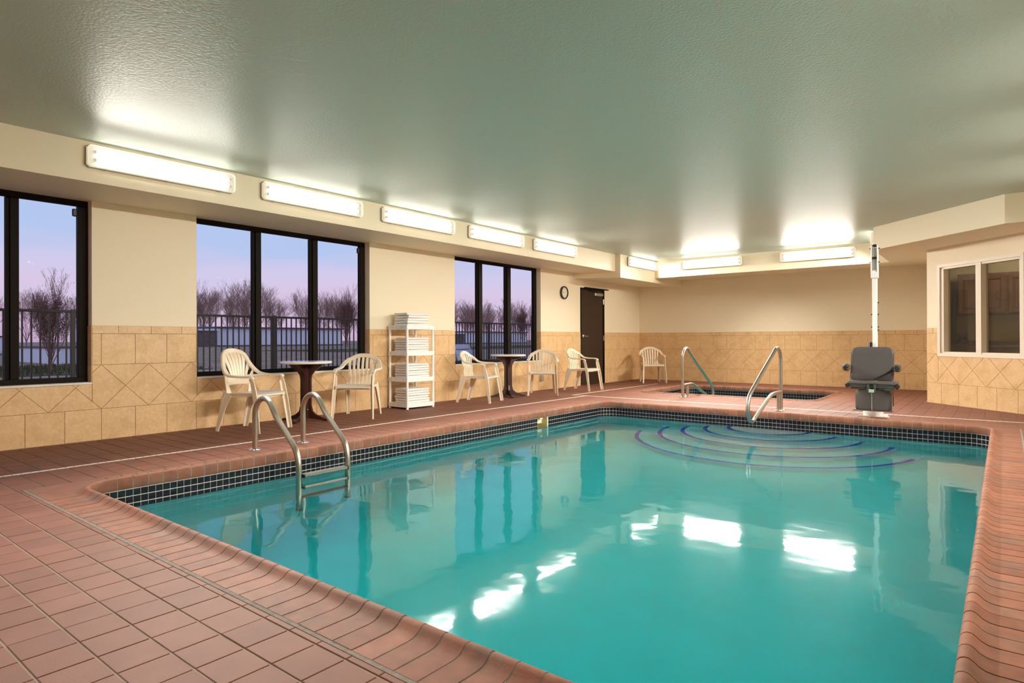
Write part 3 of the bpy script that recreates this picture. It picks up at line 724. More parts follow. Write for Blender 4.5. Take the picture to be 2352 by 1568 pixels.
rail = [(0, -.03), (0, .15), (0, .31), (.014, .375), (.055, .43), (.12, .463), (.185, .465), (.24, .44), (.285, .395), (.35, .318), (.47, .235-.02), (.60, .105), (.648, .05), (.676, -.02), (.686, -.10), (.686, -.25), (.686, -1.05)]
for s in (-.2405, .2475):
    MB().tube(bend([(x, s, z) for x, z in rail]), .0243, 14).build('handrail', STEEL, lad, True)
    flange(lad, 0, s)
    MB().tube([(.686, s, -1.03), (.686, s, -1.07)], .028, 12).build('rubber_bumper', BLACK, lad)
for z in (-.135, -.42, -.70):
    st = MB().rbox(.66, .73, -.215, .222, z-.022, z, .004).build('ladder_step', STEEL, lad)
    mb = MB()
    for s in (-.222, .215): mb.rbox(.655, .735, s, s+.012, z-.028, z+.004, .003)
    mb.build('step_end_cap', BLACK, st)
    mb = MB()
    for i in range(5): mb.box(.668+i*.012, .673+i*.012, -.205, .212, z, z+.0015)
    mb.build('step_tread', mat('grey tread strips', (.16, .15, .15), .6), st)
def figure4(name, x, loop, brace, posts, lab, tx=0):
    y0 = posts[0][0]
    r = empty(name, (x, y0, 0), label=lab, cat='handrail')
    MB().tube(bend([(tx*(y-y0), y-y0, z) for y, z in loop]), .0243, 14).build('handrail', STEEL, r, True)
    MB().tube(bend([(tx*(y-y0), y-y0, z) for y, z in brace]), .0243, 14).build('brace', STEEL, r, True)
    for y, zt in posts[1:]: MB().tube([(tx*(y-y0), y-y0, -.01), (tx*(y-y0), y-y0, zt)], .0243, 14).build('short_post', STEEL, r, True)
    for y, zt in posts: flange(r, tx*(y-y0), y-y0)
figure4('stair_handrail', 4.625, [(8.955, -.02), (8.955, .3), (8.952, .66), (8.94, .735), (8.90, .80), (8.84, .84), (8.776, .848), (8.70, .832), (8.62, .790), (8.40, .685), (7.90, .44), (7.66, .32), (7.59, .265), (7.56, .20), (7.556, .10), (7.60, .025), (7.66, -.012), (7.73, -.024), (7.79, -.010), (7.84, .01)],
        [(7.79, -.012), (7.86, .015), (8.10, .103), (8.42, .215), (8.55, .243), (8.70, .247), (8.955, .247)], [(8.955, 0), (8.835, .245)], 'bent steel handrail shaped like a four above the curved pool steps')
figure4('spa_handrail', 2.79, [(9.965, -.02), (9.965, .3), (9.965, .66), (9.98, .725), (10.03, .785), (10.09, .813), (10.15, .818), (10.22, .79), (10.276, .74), (10.50, .60), (10.8, .42), (11.14, .22), (11.27, .14), (11.34, .06), (11.35, -.06), (11.30, -.16), (11.24, -.19)],
        [(9.965, .2), (10.17, .203), (10.34, .205), (10.42, .185), (10.6, .12), (11.0, -.03), (11.2, -.12), (11.27, -.18)], [(9.965, 0), (10.165, .2)], 'bent steel handrail leading down into the small spa')

# ============================================================ CHAIRS
def make_chair(kind):
    r = empty('armchair')
    hi = kind == 'fan'
    # seat
    seg = 9; top = []; bot = []
    xs = [-.20+.44*i/seg for i in range(seg+1)]
    def sz(x, y): 
        f_ = (x+.2)/.44; lip = -.02*max(0, (f_-.86)/.14)**2
        return .405+.012*f_-.013*math.sin(PI*min(1, max(0, f_)))*(1-(y/.24)**2)+lip
    rings = []
    for i, x in enumerate(xs):
        f_ = i/seg; w = .195+.045*f_-(.02 if i == seg else 0)
        ys = [-w, -w*.8, -w*.4, 0, w*.4, w*.8, w]
        up_ = [Vector((x, y, sz(x, y)+(.006 if abs(y) == w else 0))) for y in ys]; dn = [Vector((x, y, sz(x, y)-.018-(.012 if abs(y) == w else 0))) for y in reversed(ys)]
        rings.append(up_+dn)
    MB().loft(rings).build('seat', WHITEP, r, True)
    zr = .10 if hi else 0.
    for s in (-1, 1):
        # front leg runs up to the arm
        p = [(.285, .262*s, 0), (.262, .256*s, .15), (.235, .248*s, .33), (.215, .243*s, .42), (.190, .243*s, .53), (.165, .243*s, .575)]
        mb = MB().ribbon(p, [.040, .048, .056, .058, .052, .040], [.012]*6, (1, 0, 0)); p2 = [(x-.018, y-.014*s, z) for x, y, z in p[:5]]
        mb.ribbon(p2, [.028, .034, .040, .040, .03], .009, (.25, 1, 0)); mb.build('leg', WHITEP, r, True)
        p = [(-.285, .225*s, 0), (-.262, .218*s, .10), (-.225, .210*s, .24), (-.19, .203*s, .36), (-.165, .198*s, .41)]
        mb = MB().ribbon(p, [.042, .052, .075, .11, .13], [.012]*5, (1, 0, 0)); mb.ribbon([(x-.018, y-.016*s, z) for x, y, z in p], [.03, .036, .044, .05, .05], .009, (.25, 1, 0)); mb.build('leg', WHITEP, r, True)
    # arms and hoop in one flowing piece
    H = .865 if hi else .775
    a1 = .60 if not hi else .585
    half = [(.195, .243, .565), (.175, .246, .590), (.12, .252, a1+.003), (.02, .262, a1+.005), (-.07, .262, a1+.012), (-.135, .250, a1+.03), (-.185, .228, a1+.075), (-.225, .20, a1+(.14 if hi else .105)), (-.262 if hi else -.25, .155, H-.045), (-.292 if hi else -.268, .08, H-.008), (-.30 if hi else -.273, 0, H)]
    full = half+[(x, -y, z) for x, y, z in reversed(half[:-1])]
    sm = bend(full, 4); n = len(sm); wd = []
    for i in range(n):
        t = min(i, n-1-i)/(n/2); wd.append(.040+.012*math.sin(min(1, t*2)*PI/2))
    sides = []
    for i in range(n):
        t = min(i, n-1-i)/(n/2); y = sm[i].y
        k = min(1, max(0, (t-.42)/.25)); flat = Vector((0, 1, 0)); 
        v = Vector((.25, (1 if y > 0 else -1)*.9, 0)) if t < .42 else Vector((.05, (1 if y >= 0 else -1)*.9*(1-k), k*1.0+.001))
        sides.append(v)
    mb = MB(); rings = []
    for i, p in enumerate(sm):
        tdir = (sm[min(i+1, n-1)]-sm[max(i-1, 0)]).normalized(); t = min(i, n-1-i)/(n/2); k = min(1, max(0, (t-.40)/.25))
        up_ = Vector((0, 0, 1)).lerp(Vector((1, 0, .25)), k); nn = (up_-tdir*up_.dot(tdir)).normalized(); sd = tdir.cross(nn)
        w_ = wd[i]/2; h_ = .012
        rings.append([p+sd*a*w_+nn*b_*h_ for a, b_ in ((-.8,1),(.8,1),(1,.4),(1,-.8),(.86,-.8),(.8,.1),(-.8,.1),(-.86,-.8),(-1,-.8),(-1,.4))])
    mb.loft(rings).build('arm_hoop', WHITEP, r, True)
    HT = [(0, 0, H), (.08, .07, H-.008), (.155, .155, H-.045), (.20, .20, a1+(.14 if hi else .105)), (.3, .3, a1+.07)]
    HT = [(.0, -.30 if hi else -.273, H), (.08, -.292 if hi else -.268, H-.008), (.155, -.262 if hi else -.25, H-.045), (.20, -.225, a1+(.14 if hi else .105)), (.26, -.18, a1+.07)]
    def hoop(y):
        y = abs(y)
        for (y0_, x0_, z0_), (y1_, x1_, z1_) in zip(HT, HT[1:]):
            if y <= y1_: t = (y-y0_)/(y1_-y0_); return x0_+(x1_-x0_)*t, z0_+(z1_-z0_)*t-.008
    # back slats
    if not hi:
        for i in range(7):
            q = (i-3)/3; yb, yt = q*.150, q*.168; xt, topz = hoop(yt)
            mb = MB().ribbon(bend([(-.185+.004*abs(q), yb, .395), (-.196, yb, .47), (-.192, yb*1.02, .53), (-.215, yt, .60), (-.24+.02*abs(q), yt, min(.68, topz-.03)), (xt, yt, topz)], 3), .033, .010, (0, 1, 0)); mb.build('back_slat', WHITEP, r, True)
    else:
        for i in range(8):
            q = (i-3.5)/3.5; yb, yt = q*.112, q*.196; xt, topz = hoop(yt); z0 = .545; dz = topz-z0
            pts = bend([(-.205, yb, z0), (-.213-.004*(1-q*q), yb+(yt-yb)*.22, z0+dz*.25), (-.225-.012*(1-q*q), yb+(yt-yb)*.55, z0+dz*.55), (xt*.35-.155, yb+(yt-yb)*.85, z0+dz*.8), (xt, yt, topz)], 3); m_ = len(pts)
            mb = MB().ribbon(pts, [.0300+.0225*k/(m_-1) for k in range(m_)], .010, (.0, 1, 0)); mb.build('back_slat', WHITEP, r, True)
        mb = MB().ribbon(bend([(-.197, -.175, .53), (-.207, -.09, .535), (-.210, 0, .537), (-.207, .09, .535), (-.197, .175, .53)], 3), .085, .011, (0, 0, 1)); mb.build('back_panel', WHITEP, r, True)
        for s in (-1, 1): MB().ribbon([(-.18, .165*s, .40), (-.19, .172*s, .46), (-.20, .180*s, .53), (-.195, .200*s, .60), (-.185, .225*s, .655)], [.075, .055, .05, .045, .03], .011, (0, 1, 0)).build('back_post', WHITEP, r, True)
    MB().ribbon([(.19, -.235, .378), (.20, 0, .372), (.19, .235, .378)], .035, .008, (0, 0, 1)).build('front_apron', WHITEP, r, True)
    return r
CH = [('fan', .555, 3.60, 21, 'ivory plastic armchair with a tall fan-shaped back beside the nearer round table'),
      ('slat', .53, 5.03, -53, 'ivory slat-backed armchair between the nearer round table and the towel rack'),
      ('slat', .52, 7.39, 18, 'ivory slat-backed armchair between the towel rack and the farther round table'),
      ('slat', .585, 9.02, -55, 'ivory slat-backed armchair between the farther round table and the clock wall'),
      ('slat', .635, 10.28, 2, 'ivory slat-backed armchair seen side-on in front of the brown door'),
      ('slat', .77, 13.02, -53, 'ivory slat-backed armchair alone in the far corner against the back wall')]
slat = None
for kind, x, y, a, lab in CH:
    if kind == 'fan': r = make_chair('fan')
    elif slat is None: r = slat = make_chair('slat')
    else: r = copy_tree(slat)
    r.location = (x, y, .0005); r.rotation_euler = (0, 0, math.radians(a)); tag(r, lab, 'chair', 'ivory plastic armchairs along the walls')
# ============================================================ TABLES
def make_table():
    r = empty('round_table')
    MB().lathe([(.05, .695), (.285, .692), (.303, .697), (.310, .708), (.306, .719), (.294, .724), (.0, .724)], (0, 0, 0), 64).build('tabletop', TOPM, r, True)
    for k in range(4):
        a = math.radians(45+90*k); prof = [(.0, .035), (.20, .012), (.235, 0), (.30, 0), (.305, .022), (.24, .034), (.13, .075), (.085, .115), (.066, .19), (.066, .50), (.075, .55), (.11, .60), (.17, .645), (.215, .675), (.22, .692), (0, .692)]
        d = Vector((math.cos(a), math.sin(a), 0)); e = Vector((-math.sin(a), math.cos(a), 0))
        mb = MB(); ls = [[Vector((0, 0, z))+d*x+e*w_ for x, z in prof] for w_ in (-.017, .017)]; mb.loft(ls, True).build('leg_fin', BROWNP, r)
    mb = MB()
    for a in (0, 90, 180, 270):
        a = math.radians(a); mb.tube([(.045*math.cos(a), .045*math.sin(a), .14), (.062*math.cos(a), .062*math.sin(a), .14)], .006, 8)
    mb.build('bolt', CHROME, r); MB().lathe([(.046, .03), (.046, .66)], (0, 0, 0), 8).build('column', BROWNP, r)
    return r
tb = make_table(); tb.location = (.345, 4.395, 0); tb.rotation_euler = (0, 0, math.radians(-15)); tag(tb, 'round white-topped table on a dark pedestal, nearer one below the middle window', 'table', 'round white-topped tables')
tb2 = copy_tree(tb); tb2.location = (.335, 8.345, 0); tb2.rotation_euler = (0, 0, math.radians(8)); tag(tb2, 'round white-topped table on a dark pedestal, farther one below the last window', 'table', 'round white-topped tables')
# ============================================================ TOWEL RACK
RK = empty('towel_rack', (.265, 6.19, 0), math.radians(-3), label='white plastic four-shelf rack holding folded towels, between two windows', cat='shelf')
RX, RY = .213, .255
for z in (1.187, .815, .445, .085):
    mb = MB(); mb.rbox(-RX+.02, RX-.02, -RY+.02, RY-.02, z-.03, z-.012, .002)
    mb.rbox(-RX, -RX+.012, -RY, RY, z-.062, z, .003); mb.rbox(RX-.012, RX, -RY, RY, z-.062, z, .003)
    mb.rbox(-RX, RX, -RY, -RY+.012, z-.062, z-.050, .002); mb.rbox(-RX, RX, -RY, -RY+.012, z-.010, z, .002); mb.rbox(-RX, RX, RY-.012, RY, z-.062, z, .003)
    sh = mb.build('rack_shelf', WHITER, RK)
    mb = MB(); n = 15
    for i in range(n): x = -RX+.012+(2*RX-.024)*(i+.5)/n; mb.box(x-.008, x+.008, -RY, -RY+.010, z-.052, z-.008)
    mb.box(-RX+.01, RX-.01, -RY+.010, -RY+.016, z-.055, z-.006)
    tag(mb.build('shelf_slats', WHITER, sh), kind='stuff')
for x in (-RX+.018, RX-.018):
    for y in (-RY+.018, RY-.018):
        for z0, z1 in ((0, .025), (.085, .384), (.445, .754), (.815, 1.126)): MB().lathe([(.019, z0), (.0175, z0+.02), (.0175, z1-.015), (.019, z1)], (x, y, 0), 12).build('rack_post', WHITER, RK, True)
def towel_mesh(seed):
    rnd = random.Random(seed); hx, hy, t = .150, .195, .036
    nx, ny = 12, 12; rings = []
    prof = []          # cross-section in x,z: closed outline with folded round nose at +x
    for i in range(7): a = -PI/2+PI*i/6; prof.append((hx-.014+.015*math.cos(a), t/2+(t/2-.001)*math.sin(a)))
    back = [(.07, t-.001), (0, t-.0015), (-.07, t-.001), (-hx+.012, t-.001)]
    tail = [(-hx, t*.86), (-hx+.003, t*.60), (-hx+.010, t*.5), (-hx+.002, t*.40), (-hx, t*.14), (-hx+.012, .001), (-.07, .0005), (0, 0), (.07, .0005)]
    out = prof+back+tail
    ph = rnd.uniform(0, 6); js = rnd.uniform(-.006, .006)
    for j in range(ny+1):
        y = -hy+2*hy*j/ny; e = 1-max(0, (abs(y)/hy-.9)/.1)*.10
        ring = []
        for x, z in out:
            wv = .0018*math.sin(9*y+ph+x*6); ring.append(Vector((x+js*math.sin(4*y+ph)*.6, y+(.004*math.sin(40*x+ph) if j in (0, ny) else 0), t/2+(z-t/2)*e+(wv if z > t*.5 else wv*.3))))
        rings.append(ring)
    return MB().loft(rings).mesh('towel', TOWEL, True)
tm = [towel_mesh(k) for k in range(4)]
ORDT = {5: ['lowest', 'second from bottom', 'middle', 'second from top', 'topmost'], 6: ['lowest', 'second from bottom', 'third from bottom', 'third from top', 'second from top', 'topmost'], 7: ['lowest', 'second from bottom', 'third from bottom', 'middle', 'third from top', 'second from top', 'topmost']}
rm = Matrix.Rotation(math.radians(-3), 4, 'Z')
for z, n, nm, hh in ((1.188, 5, 'top rack shelf', .038), (.817, 6, 'second rack shelf', .0345), (.447, 6, 'third rack shelf', .0345), (.087, 6, 'bottom rack shelf', .0345)):
    for i in range(n):
        o = inst('towel', tm[(i*3+n+int(z*10)) % 4]); p = rm @ Vector((random.uniform(-.006, .006), random.uniform(-.008, .008)+.01, 0))+Vector((.265, 6.19, z-.012+.001+i*hh)); o.location = p; o.rotation_euler = (0, 0, math.radians(-3)+random.uniform(-.03, .03)); o.scale = (1, 1, hh/.0365)
        tag(o, 'folded white towel, %s in the %s stack' % (ORDT[n][i], nm), 'towel', 'folded white towels on the '+nm)
# ============================================================ CLOCK, OUTLET
CK = empty('wall_clock', (0, 10.572, 1.926), label='round black-rimmed wall clock with cream dial beside the brown door', cat='clock')
MB().lathe([(.118, 0), (.132, .008), (.132, .035), (.122, .045), (.108, .040), (.106, .02)], (0, 0, 0), 48, 'x').build('clock_rim', BLACK, CK, True)
MB().lathe([(.107, .016), (.107, .022)], (0, 0, 0), 48, 'x').build('clock_dial', CLOCKF, CK)
mb = MB()
for k in range(12):
    a = PI/6*k; R_ = Matrix.Rotation(-a, 4, 'X'); mb.box(.0222, .0232, -.0015, .0015, .090, .101, R_)
mb.build('hour_mark', BLACK, CK)
def text_part(s, size, loc, parent, m, rot):
    cu = bpy.data.curves.new('t', 'FONT'); cu.body = s; cu.size = size; cu.align_x = 'CENTER'; cu.align_y = 'CENTER'; cu.extrude = .0004
    ob = bpy.data.objects.new('tmp', cu); COL.objects.link(ob); dg = bpy.context.evaluated_depsgraph_get(); me = bpy.data.meshes.new_from_object(ob.evaluated_get(dg)); bpy.data.objects.remove(ob)
    me.materials.clear(); me.materials.append(m); o = inst('numeral', me, parent, loc); o.rotation_euler = rot; return o
for k in range(1, 13):
    a = PI/6*k; text_part(str(k), .026, (.0226, .074*math.sin(a), .074*math.cos(a)), CK, BLACK, (PI/2, 0, PI/2))
for nm, ln, a, w_ in (('hour_hand', .050, math.radians(282), .0035), ('minute_hand', .078, math.radians(276), .0022)):
    MB().box(.024, .0252, -w_, w_, -.012, ln, Matrix.Rotation(-a, 4, 'X')).build(nm, BLACK, CK)
OU = empty('outlet_box', (.008, 9.76, .235), label='small grey metal outlet box low on the wall behind a chair', cat='outlet')
MB().rbox(0, .045, -.035, .035, -.055, .055, .004).build('box_body', ALU, OU); MB().rbox(.045, .052, -.038, .038, -.058, .058, .003).build('cover_plate', ALU, OU)
# ============================================================ POOL LIFT
LF = empty('pool_lift', (5.745, 8.93, 0), label='pool lift with charcoal seat and tall white mast at the far pool edge', cat='pool lift')
MB().lathe([(.088, 0), (.090, .01), (.090, .075), (.075, .085)], (0, 0, 0), 36).build('base_socket', LIFTW, LF, True)
MB().rbox(-.16, .17, -.085, -.05, .0, .014, .003).rbox(-.13, .13, .05, .16, 0, .012, .003).build('anchor_plate', LIFTW, LF)
mx = -.012
mb = MB(); mb.rbox(mx-.027, mx+.027, .13, .19, .05, 1.84, .005); mast = mb.build('mast', LIFTW, LF)
mb = MB(); mb.rbox(mx-.040, mx-.028, .12, .20, 1.74, 2.16, .004); mb.rbox(mx+.028, mx+.040, .12, .20, 1.74, 2.16, .004); mb.rbox(mx-.028, mx+.028, .12, .20, 1.74, 1.82, .004); mb.build('mast_bracket', LIFTW, mast)
MB().rbox(mx-.024, mx+.024, .15, .185, 1.83, 2.13, .004).build('mast_slide', mat('grey painted steel', (.55, .52, .50), .45), mast)
MB().rbox(mx-.026, mx+.026, .125, .195, 1.985, 2.01, .003).rbox(mx-.02, mx+.026, .125, .195, 2.14, 2.17, .006).build('roller', BLACK, mast)
for z in (2.12, 1.945, 1.43, 1.28, 1.12, 1.08):
    mb = MB(); w_ = .050 if z > 1.9 else .037
    mb.tube([(mx+w_-.012, .155, z), (mx+w_+.008, .155, z)], .007, 8); 
    if z not in (1.43, 1.08): mb.tube([(mx-w_-.006, .155, z), (mx-w_+.012, .155, z)], .007, 8)
    mb.build('bolt', DARK, mast)
MB().rbox(mx+.027, mx+.032, .14, .17, 1.06, 1.44, .002).build('mast_rod', ALU, mast)
MB().rbox(mx-.082, mx-.03, .12, .2, .75, .925, .004).build('battery_box', ALU, mast); MB().rbox(mx-.052, mx-.028, .110, .122, .75, .927, .003).build('box_strip', BLACK, mast)
MB().rbox(-.06, .06, -.04, .19, .36, .42, .006).rbox(-.04, .04, -.05, .05, .07, .37, .008).build('seat_support', GREENP, LF)
def shell(x0, x1, z0, z1, rad, f, th, rb=None):
    """moulded panel built column by column; f(x,z) -> y of its front, corners rounded by rad (top) and rb (bottom)"""
    rb = rad if rb is None else rb; N_ = 22; mb = MB(); rings = []
    for i in range(N_+1):
        q = -math.cos(PI*i/N_); x = (x0+x1)/2+q*(x1-x0)/2; d = min(x-x0, x1-x)
        ct = rad-math.sqrt(max(0, rad*rad-(rad-min(d, rad))**2)); cb = rb-math.sqrt(max(0, rb*rb-(rb-min(d, rb))**2))
        za, zb = z0+cb, z1-ct; e = .010*(1-min(1, d/.02)); col = []
        ks = [0, .03, .2, .4, .6, .8, .97, 1]
        for k in ks: z = za+(zb-za)*k; col.append(Vector((x, f(x, z)+e+(.008 if k in (0, 1) else 0), z)))
        for k in reversed(ks): z = za+(zb-za)*k; col.append(Vector((x, f(x, z)+th-(.006 if k in (0, 1) else 0), z)))
        rings.append(col)
    return mb.loft(rings)
shell(-.215, .165, .445, .868, .075, lambda x, z: -.03+.16*(z-.45)-.6*(x+.025)**2, .035, .03).build('backrest', GREYP, LF, True)
mb = MB(); rings = []
for i, y in enumerate([-.29, -.28, -.25, -.15, -.06, -.02]):
    w_ = .212; zt = [.425, .452, .462, .448, .445, .45][i]; zb = [.40, .385, .38, .385, .40, .41][i]
    rings.append([Vector((-.027+a*w_, y, z)) for a, z in ((-1, zt-.012), (-.93, zt), (-.4, zt-.006), (0, zt-.01), (.4, zt-.006), (.93, zt), (1, zt-.012), (1, zb+.02), (.9, zb), (0, zb-.012), (-.9, zb), (-1, zb+.02))])
mb.loft(rings).build('seat', GREYP, LF, True)
MB().rbox(-.215, .165, -.288, -.26, .362, .418, .012).rbox(.085, .15, -.285, -.26, .342, .372, .004).build('seat_front_rail', GREENP, LF)
for s in (-1, 1): MB().rbox(-.027+s*.22-.022, -.027+s*.22+.022, -.29, -.23, .368, .428, .014).build('seat_corner_bracket', BLACK, LF)
mb = MB().rbox(-.055, -.035, -.315, -.285, .335, .435, .005); mb.rbox(.005, .025, -.315, -.285, .335, .435, .005); mb.rbox(-.055, .025, -.315, -.285, .418, .438, .005); foot = mb.build('footrest_clamp', GREENP, LF)
MB().rbox(-.04, .01, -.32, -.305, .318, .358, .004).build('clamp_tab', LGREEN, foot)
for s in (-1, 1):
    ar = MB().rbox(-.027+s*.235-.03, -.027+s*.235+.03, -.10, .0, .565, .655, .016).build('armrest_bracket', GREYP, LF)
    MB().lathe([(.026, 0), (.026, .02), (.018, .03), (.0, .03)], (-.027+s*.235, -.095, .615), 20, 'y').build('pivot_knob', BLACK, ar, True)
lg = shell(-.172, .142, .100, .352, .055, lambda x, z: -.27+.05*((x+.015)/.157)**2, .025, .012).build('leg_rest', GREYP, LF, True)
MB().rbox(-.0245, -.0185, -.2735, -.262, .100, .345, .002).build('centre_seam', ALU, lg)
for z in (.14, .275): MB().lathe([(.007, 0), (.007, .006), (.003, .008)], (-.0215, -.272, z), 10, 'y').build('rivet', CHROME, lg)
MB().rbox(-.185, .157, -.285, -.17, .090, .101, .004).build('foot_plate', GREYP, lg)
MB().ribbon([(.19, -.07, .60), (.12, -.07, .545), (.06, -.085, .50), (.0, -.11, .458)], .028, .004, (0, -.3, 1)).build('seat_belt', BLACK, LF)
MB().ribbon([(-.14, -.14, .455), (-.06, -.13, .468), (.02, -.12, .462), (.06, -.11, .456)], .05, .004, (0, 1, .2)).build('belt_buckle', BLACK, LF)
MB().tube([(.18, -.23, .38), (.185, -.235, .27)], .003, 6).tube([(.185, -.235, .27), (.185, -.235, .16)], .006, 8).build('pull_handle', BLACK, LF)

def widen(o, c, c2, k):
    for v in o.data.vertices: v.co.x = c2+(v.co.x-c)*k
for o in list(LF.children):
    n_ = o.name.split('.')[0]; tr_ = {'base_socket': (0, -.015, 1.25), 'backrest': (-.025, -.025, 1.25), 'seat': (-.027, .008, 1.20), 'seat_front_rail': (-.025, .012, 1.24), 'seat_corner_bracket': (-.027, .010, 1.20), 'footrest_clamp': (-.015, .012, 1.15), 'armrest_bracket': (-.027, -.027, 1.19), 'leg_rest': (-.015, .018, 1.24), 'seat_belt': (0, 0, 1.24), 'pull_handle': (.18, .225, 1)}.get(n_)
    if tr_:
        widen(o, *tr_)
        for c in o.children: widen(c, *tr_)
# ============================================================ OUTDOORS
tag(MB().box(-3.6, -.2, -4, 17, -.16, -.04).build('patio', CONC), kind='structure')
tag(MB().box(-900, -3.6, -700, 900, -.4, -.06).build('ground', SOIL), kind='structure')
for (x0, x1, y0, y1, lab) in ((-24, -15.5, 2, 11, 'strip of dull green grass outside the near window'), (-52, -38, 33, 75, 'strip of dull green grass outside the middle window'), (-60, -40, 76, 140, 'strip of dull green grass outside the farthest window')):
    mb = MB(); mb.box(x0, x1, y0, y1, -.06, -.04)
    n = 3500
    for i in range(n):
        x, y = random.uniform(x0, x1), random.uniform(y0, y1); h = random.uniform(.03, .12); w_ = .012
        mb.add([(x, y-w_, -.04), (x+w_, y+w_, -.04), (x-w_, y+w_, -.04), (x+random.uniform(-.05, .05), y, h)], [(0, 1, 3), (1, 2, 3), (2, 0, 3)])
    tag(mb.build('grass', GRASS), lab, 'grass', kind='stuff')
# fence
fx_ = -3.0; fp = [.85, 2.961, 5.959-.95, 5.959+.0, 8.95, 11.755, 14.6]
fp = [.06, 2.961, 5.959, 8.86, 11.755, 14.65]
FN = empty('railing_fence', (fx_, 7, 0), label='dark metal picket fence running outside all the windows', cat='fence')
MB().rbox(-.02, .02, .06-7, 14.65-7, 1.365, 1.40, .004).build('top_rail', FENCE, FN); MB().rbox(-.015, .015, .06-7, 14.65-7, .08, .115, .004).build('bottom_rail', FENCE, FN)
pm = MB().box(-.009, .009, -.009, .009, .115, 1.37).mesh('picket', FENCE); pk = MB().rbox(-.027, .027, -.027, .027, -.1, 1.41, .004).mesh('fence_post', FENCE)
for y in fp: inst('fence_post', pk, FN, (0, y-7, 0))
y = .06+.097
while y < 14.62:
    if min(abs(y-q) for q in fp) > .045: inst('picket', pm, FN, (0, y-7, 0))
    y += .0975
# lounger outside the last window
LG = empty('sun_lounger', (-1.10, 9.06, -.04), math.radians(0), label='blue slatted sun lounger with raised back outside the farthest window', cat='sun lounger')
for s in (-1, 1):
    MB().tube([(-.10, .215*s, .36), (-.32, .215*s, .90)], .02, 8).build('back_rail', BLUEP, LG); MB().tube([(-.15, .215*s, .36), (1.0-.3, .215*s, .36)], .02, 8).build('side_rail', BLUEP, LG)
    for x in (-.1, .62): MB().tube([(x, .215*s, 0), (x, .215*s, .36)], .018, 8).build('leg', BLUEP, LG)
for k in range(5):
    t = .08+.2*k; a = Vector((-.10, 0, .36)).lerp(Vector((-.32, 0, .90)), t); b2 = Vector((-.10, 0, .36)).lerp(Vector((-.32, 0, .90)), t+.165)
    MB().ribbon([a, b2], .43, .012, (0, 1, 0)).build('back_slat', BLUEP, LG)
for k in range(6): MB().rbox(-.08+.125*k, .02+.125*k, -.215, .215, .365, .38, .004).build('seat_slat', BLUEP, LG)
TBo = empty('patio_table', (-1.55, 9.75, -.04), label='low dark round patio table outside the farthest window', cat='table')
MB().lathe([(.0, .56), (.30, .56), (.31, .575), (.31, .585), (.29, .60), (0, .60)], (0, 0, 0), 40).build('tabletop', DARK, TBo, True)
for k in range(3): a = 2*PI*k/3; MB().tube([(.1*math.cos(a), .1*math.sin(a), .56), (.25*math.cos(a), .25*math.sin(a), 0)], .015, 8).build('leg', DARK, TBo)
# buildings
def building(nm, x, y0, y1, h, lab, pillar=None, stone_h=None):
    r = empty(nm, (x, (y0+y1)/2, -.06), label=lab, cat='building'); w = (y1-y0)/2
    k = max(1, int(w*2/2.4)); pw = 2*w/k
    for i in range(k): MB().box(-7, 0, -w+i*pw+.03, -w+(i+1)*pw-.03, .25 if h > 1 else .02, h).build('siding_panel', SIDING, r)
    MB().box(-6.9, -.08, -w, w, 0, h-.05).build('wall_core', SIDING, r)
    MB().box(-7.4, .5 if h > 2 else .06, -w-.1*h, w+.1*h, h, h*1.09).build('roof', ROOFM, r)
    if h > 1: MB().box(-7, .12, -w, w, 0, .25 if h > 2 else .1).build('plinth', STONE, r)
    if pillar:
        MB().box(-5, .9, -w-pillar, -w, 0, h-.45).build('stone_wing', STONE, r); MB().box(-5.2, 1.2, -w-pillar-.2, -w+.3, h-.45, h-.15).build('wing_cap', SIDING, r)
    return r
building('low_building', -100, 52.5, 79, 3.2, 'long pale low building with stone end wing outside the middle window', 7.5)
building('low_building', -100, 115, 142, 2.95, 'long pale low building with stone end wing outside the farthest window', 9)
building('low_building', -54, 2.5, 14.2, 1.35, 'low pale building at the left edge of the near window')
building('shed', -26.2, 9.3, 11.2, .72, 'small pale low shed right of the big tree outside the near window')
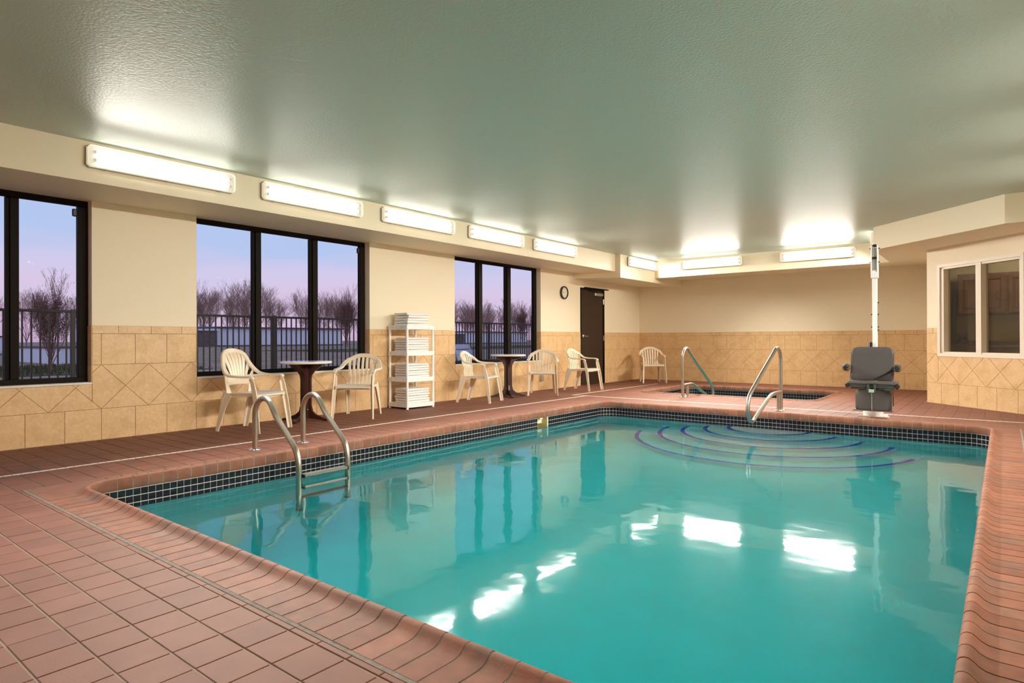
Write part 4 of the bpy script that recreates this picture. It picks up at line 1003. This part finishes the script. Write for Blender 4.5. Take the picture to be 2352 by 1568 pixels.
# trees
def tree_mesh(seed, H, spread, depth, leaders, m, upb=.55, thick=.16, nm='branches', rmin=.013, cone=False):
    rnd = random.Random(seed); mb = MB()
    def seg(p, q, r0, r1):
        t = (q-p).normalized(); a = Vector((0, 0, 1)).cross(t); a = a.normalized() if a.length > .05 else Vector((1, 0, 0)); b_ = t.cross(a)
        mb.add([p+(a*math.cos(2.094*k)+b_*math.sin(2.094*k))*r0 for k in range(3)]+[q+(a*math.cos(2.094*k)+b_*math.sin(2.094*k))*r1 for k in range(3)], [(0,1,4,3),(1,2,5,4),(2,0,3,5)])
    tips = []
    def grow(p, d, ln, r, lv):
        n = 3
        for i in range(n):
            r = max(r, rmin); d = (d+Vector((rnd.gauss(0, .10), rnd.gauss(0, .10), rnd.gauss(0, .04)+.05*upb))).normalized(); q = p+d*ln/n; seg(p, q, r, r*.80); p = q; r *= .80
            if lv > 0 and i < n-1 and rnd.random() < .75:
                e = (d+Vector((rnd.uniform(-1, 1), rnd.uniform(-1, 1), rnd.uniform(-.1, .7)))*spread).normalized(); grow(p, e, ln*rnd.uniform(.5, .7), r*.62, lv-1)
        if lv > 0:
            for k in range(rnd.choice((2, 3))):
                e = (d+Vector((rnd.uniform(-1, 1), rnd.uniform(-1, 1), rnd.uniform(-.2, .6)+upb*.3))*spread).normalized(); grow(p, e, ln*rnd.uniform(.58, .8), r*.72, lv-1)
        else: tips.append(p)
    seg(Vector((0, 0, -.1)), Vector((0, 0, H*.10)), thick, thick*.9)
    for k in range(leaders):
        a = 2*PI*k/leaders+rnd.uniform(-.4, .4); tl = rnd.uniform(.10, .42)*spread/.6; ln = H*.33
        if cone: tl, ln = (.02, H*.46) if k == 0 else (rnd.uniform(.18, .34), H*rnd.uniform(.24, .34))
        grow(Vector((0, 0, H*(.09+(rnd.uniform(0, .12) if cone else 0)))), Vector((math.cos(a)*tl, math.sin(a)*tl, 1)).normalized(), ln, thick*.55, depth)
    zmax = max(v[2] for v in mb.v); k = H/zmax; mb.v = [(x*k, y*k, z*k) for x, y, z in mb.v]
    return mb.mesh(nm, m), [t*k for t in tips]
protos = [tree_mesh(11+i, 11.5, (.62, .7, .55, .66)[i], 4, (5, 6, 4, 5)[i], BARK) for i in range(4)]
def tree(me, x, y, s, rz, lab, group, nm='bare_tree'):
    r = empty(nm, (x, y, -.06), rz, label=lab, cat='tree', group=group); b_ = inst('branches', me, r); b_.scale = (s, s, s); return r
rt_ = random.Random(5)
k = 0
for y0, y1, dy, lab, g in ((47, 97, 4.7, 'tall bare tree behind the pale building outside the middle window', 'bare trees outside the middle window'), (106, 163, 5.6, 'tall bare tree behind the pale building outside the farthest window', 'bare trees outside the farthest window'), (14, 40, 7.5, 'bare tree far behind outside the near window', 'bare trees outside the near window')):
    y = y0
    while y < y1:
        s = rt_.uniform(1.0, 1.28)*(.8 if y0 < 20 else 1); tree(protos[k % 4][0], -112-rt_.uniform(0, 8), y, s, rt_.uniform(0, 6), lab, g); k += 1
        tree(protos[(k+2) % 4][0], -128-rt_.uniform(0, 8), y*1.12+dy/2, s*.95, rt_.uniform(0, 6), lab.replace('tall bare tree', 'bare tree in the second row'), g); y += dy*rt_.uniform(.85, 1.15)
# feature trees: narrow, dense, with dead leaves low down
pr, tips = tree_mesh(77, 8.6, .34, 4, 11, BARKP, 1.5, .12, rmin=.010, cone=True); 
lm = MB(); rr = random.Random(3)
for t in rr.sample(tips, min(len(tips), 2400)):
    for q in range(1 if t.z > 4 else 3):
        if t.z > 5.6 and rr.random() < .6: continue
        c = t+Vector((rr.gauss(0, .18), rr.gauss(0, .18), rr.gauss(0, .2))); a, b2 = Vector((rr.gauss(0, 1), rr.gauss(0, 1), rr.gauss(0, 1))).normalized()*.04, Vector((rr.gauss(0, 1), rr.gauss(0, 1), rr.gauss(0, 1))).normalized()*.04
        lm.add([c-a, c+b2, c+a, c-b2], [(0, 1, 2, 3)])
lmesh = lm.mesh('dead_leaves', LEAF)
for x, y, s, lab in ((-17.1, 6.54, 3.53/8.6, 'upright dense tree with rusty leaves filling the near window'), (-70, 57.4+.3, 9.6/8.6, 'upright dense tree with rusty leaves outside the right pane of the middle window'), (-55, 81.2, 7.7/8.6, 'upright dense tree with rusty leaves outside the right pane of the farthest window'), (-24, 10.6, 3.9/8.6, 'second upright tree at the right edge of the near window')):
    r = empty('upright_tree', (x, y, -.06), x, label=lab, cat='tree', group='upright trees with rusty leaves'); b_ = inst('branches', pr, r); b_.scale = (s,)*3
    l_ = inst('dead_leaves', lmesh, r); l_.scale = (s,)*3; l_['kind'] = 'stuff'
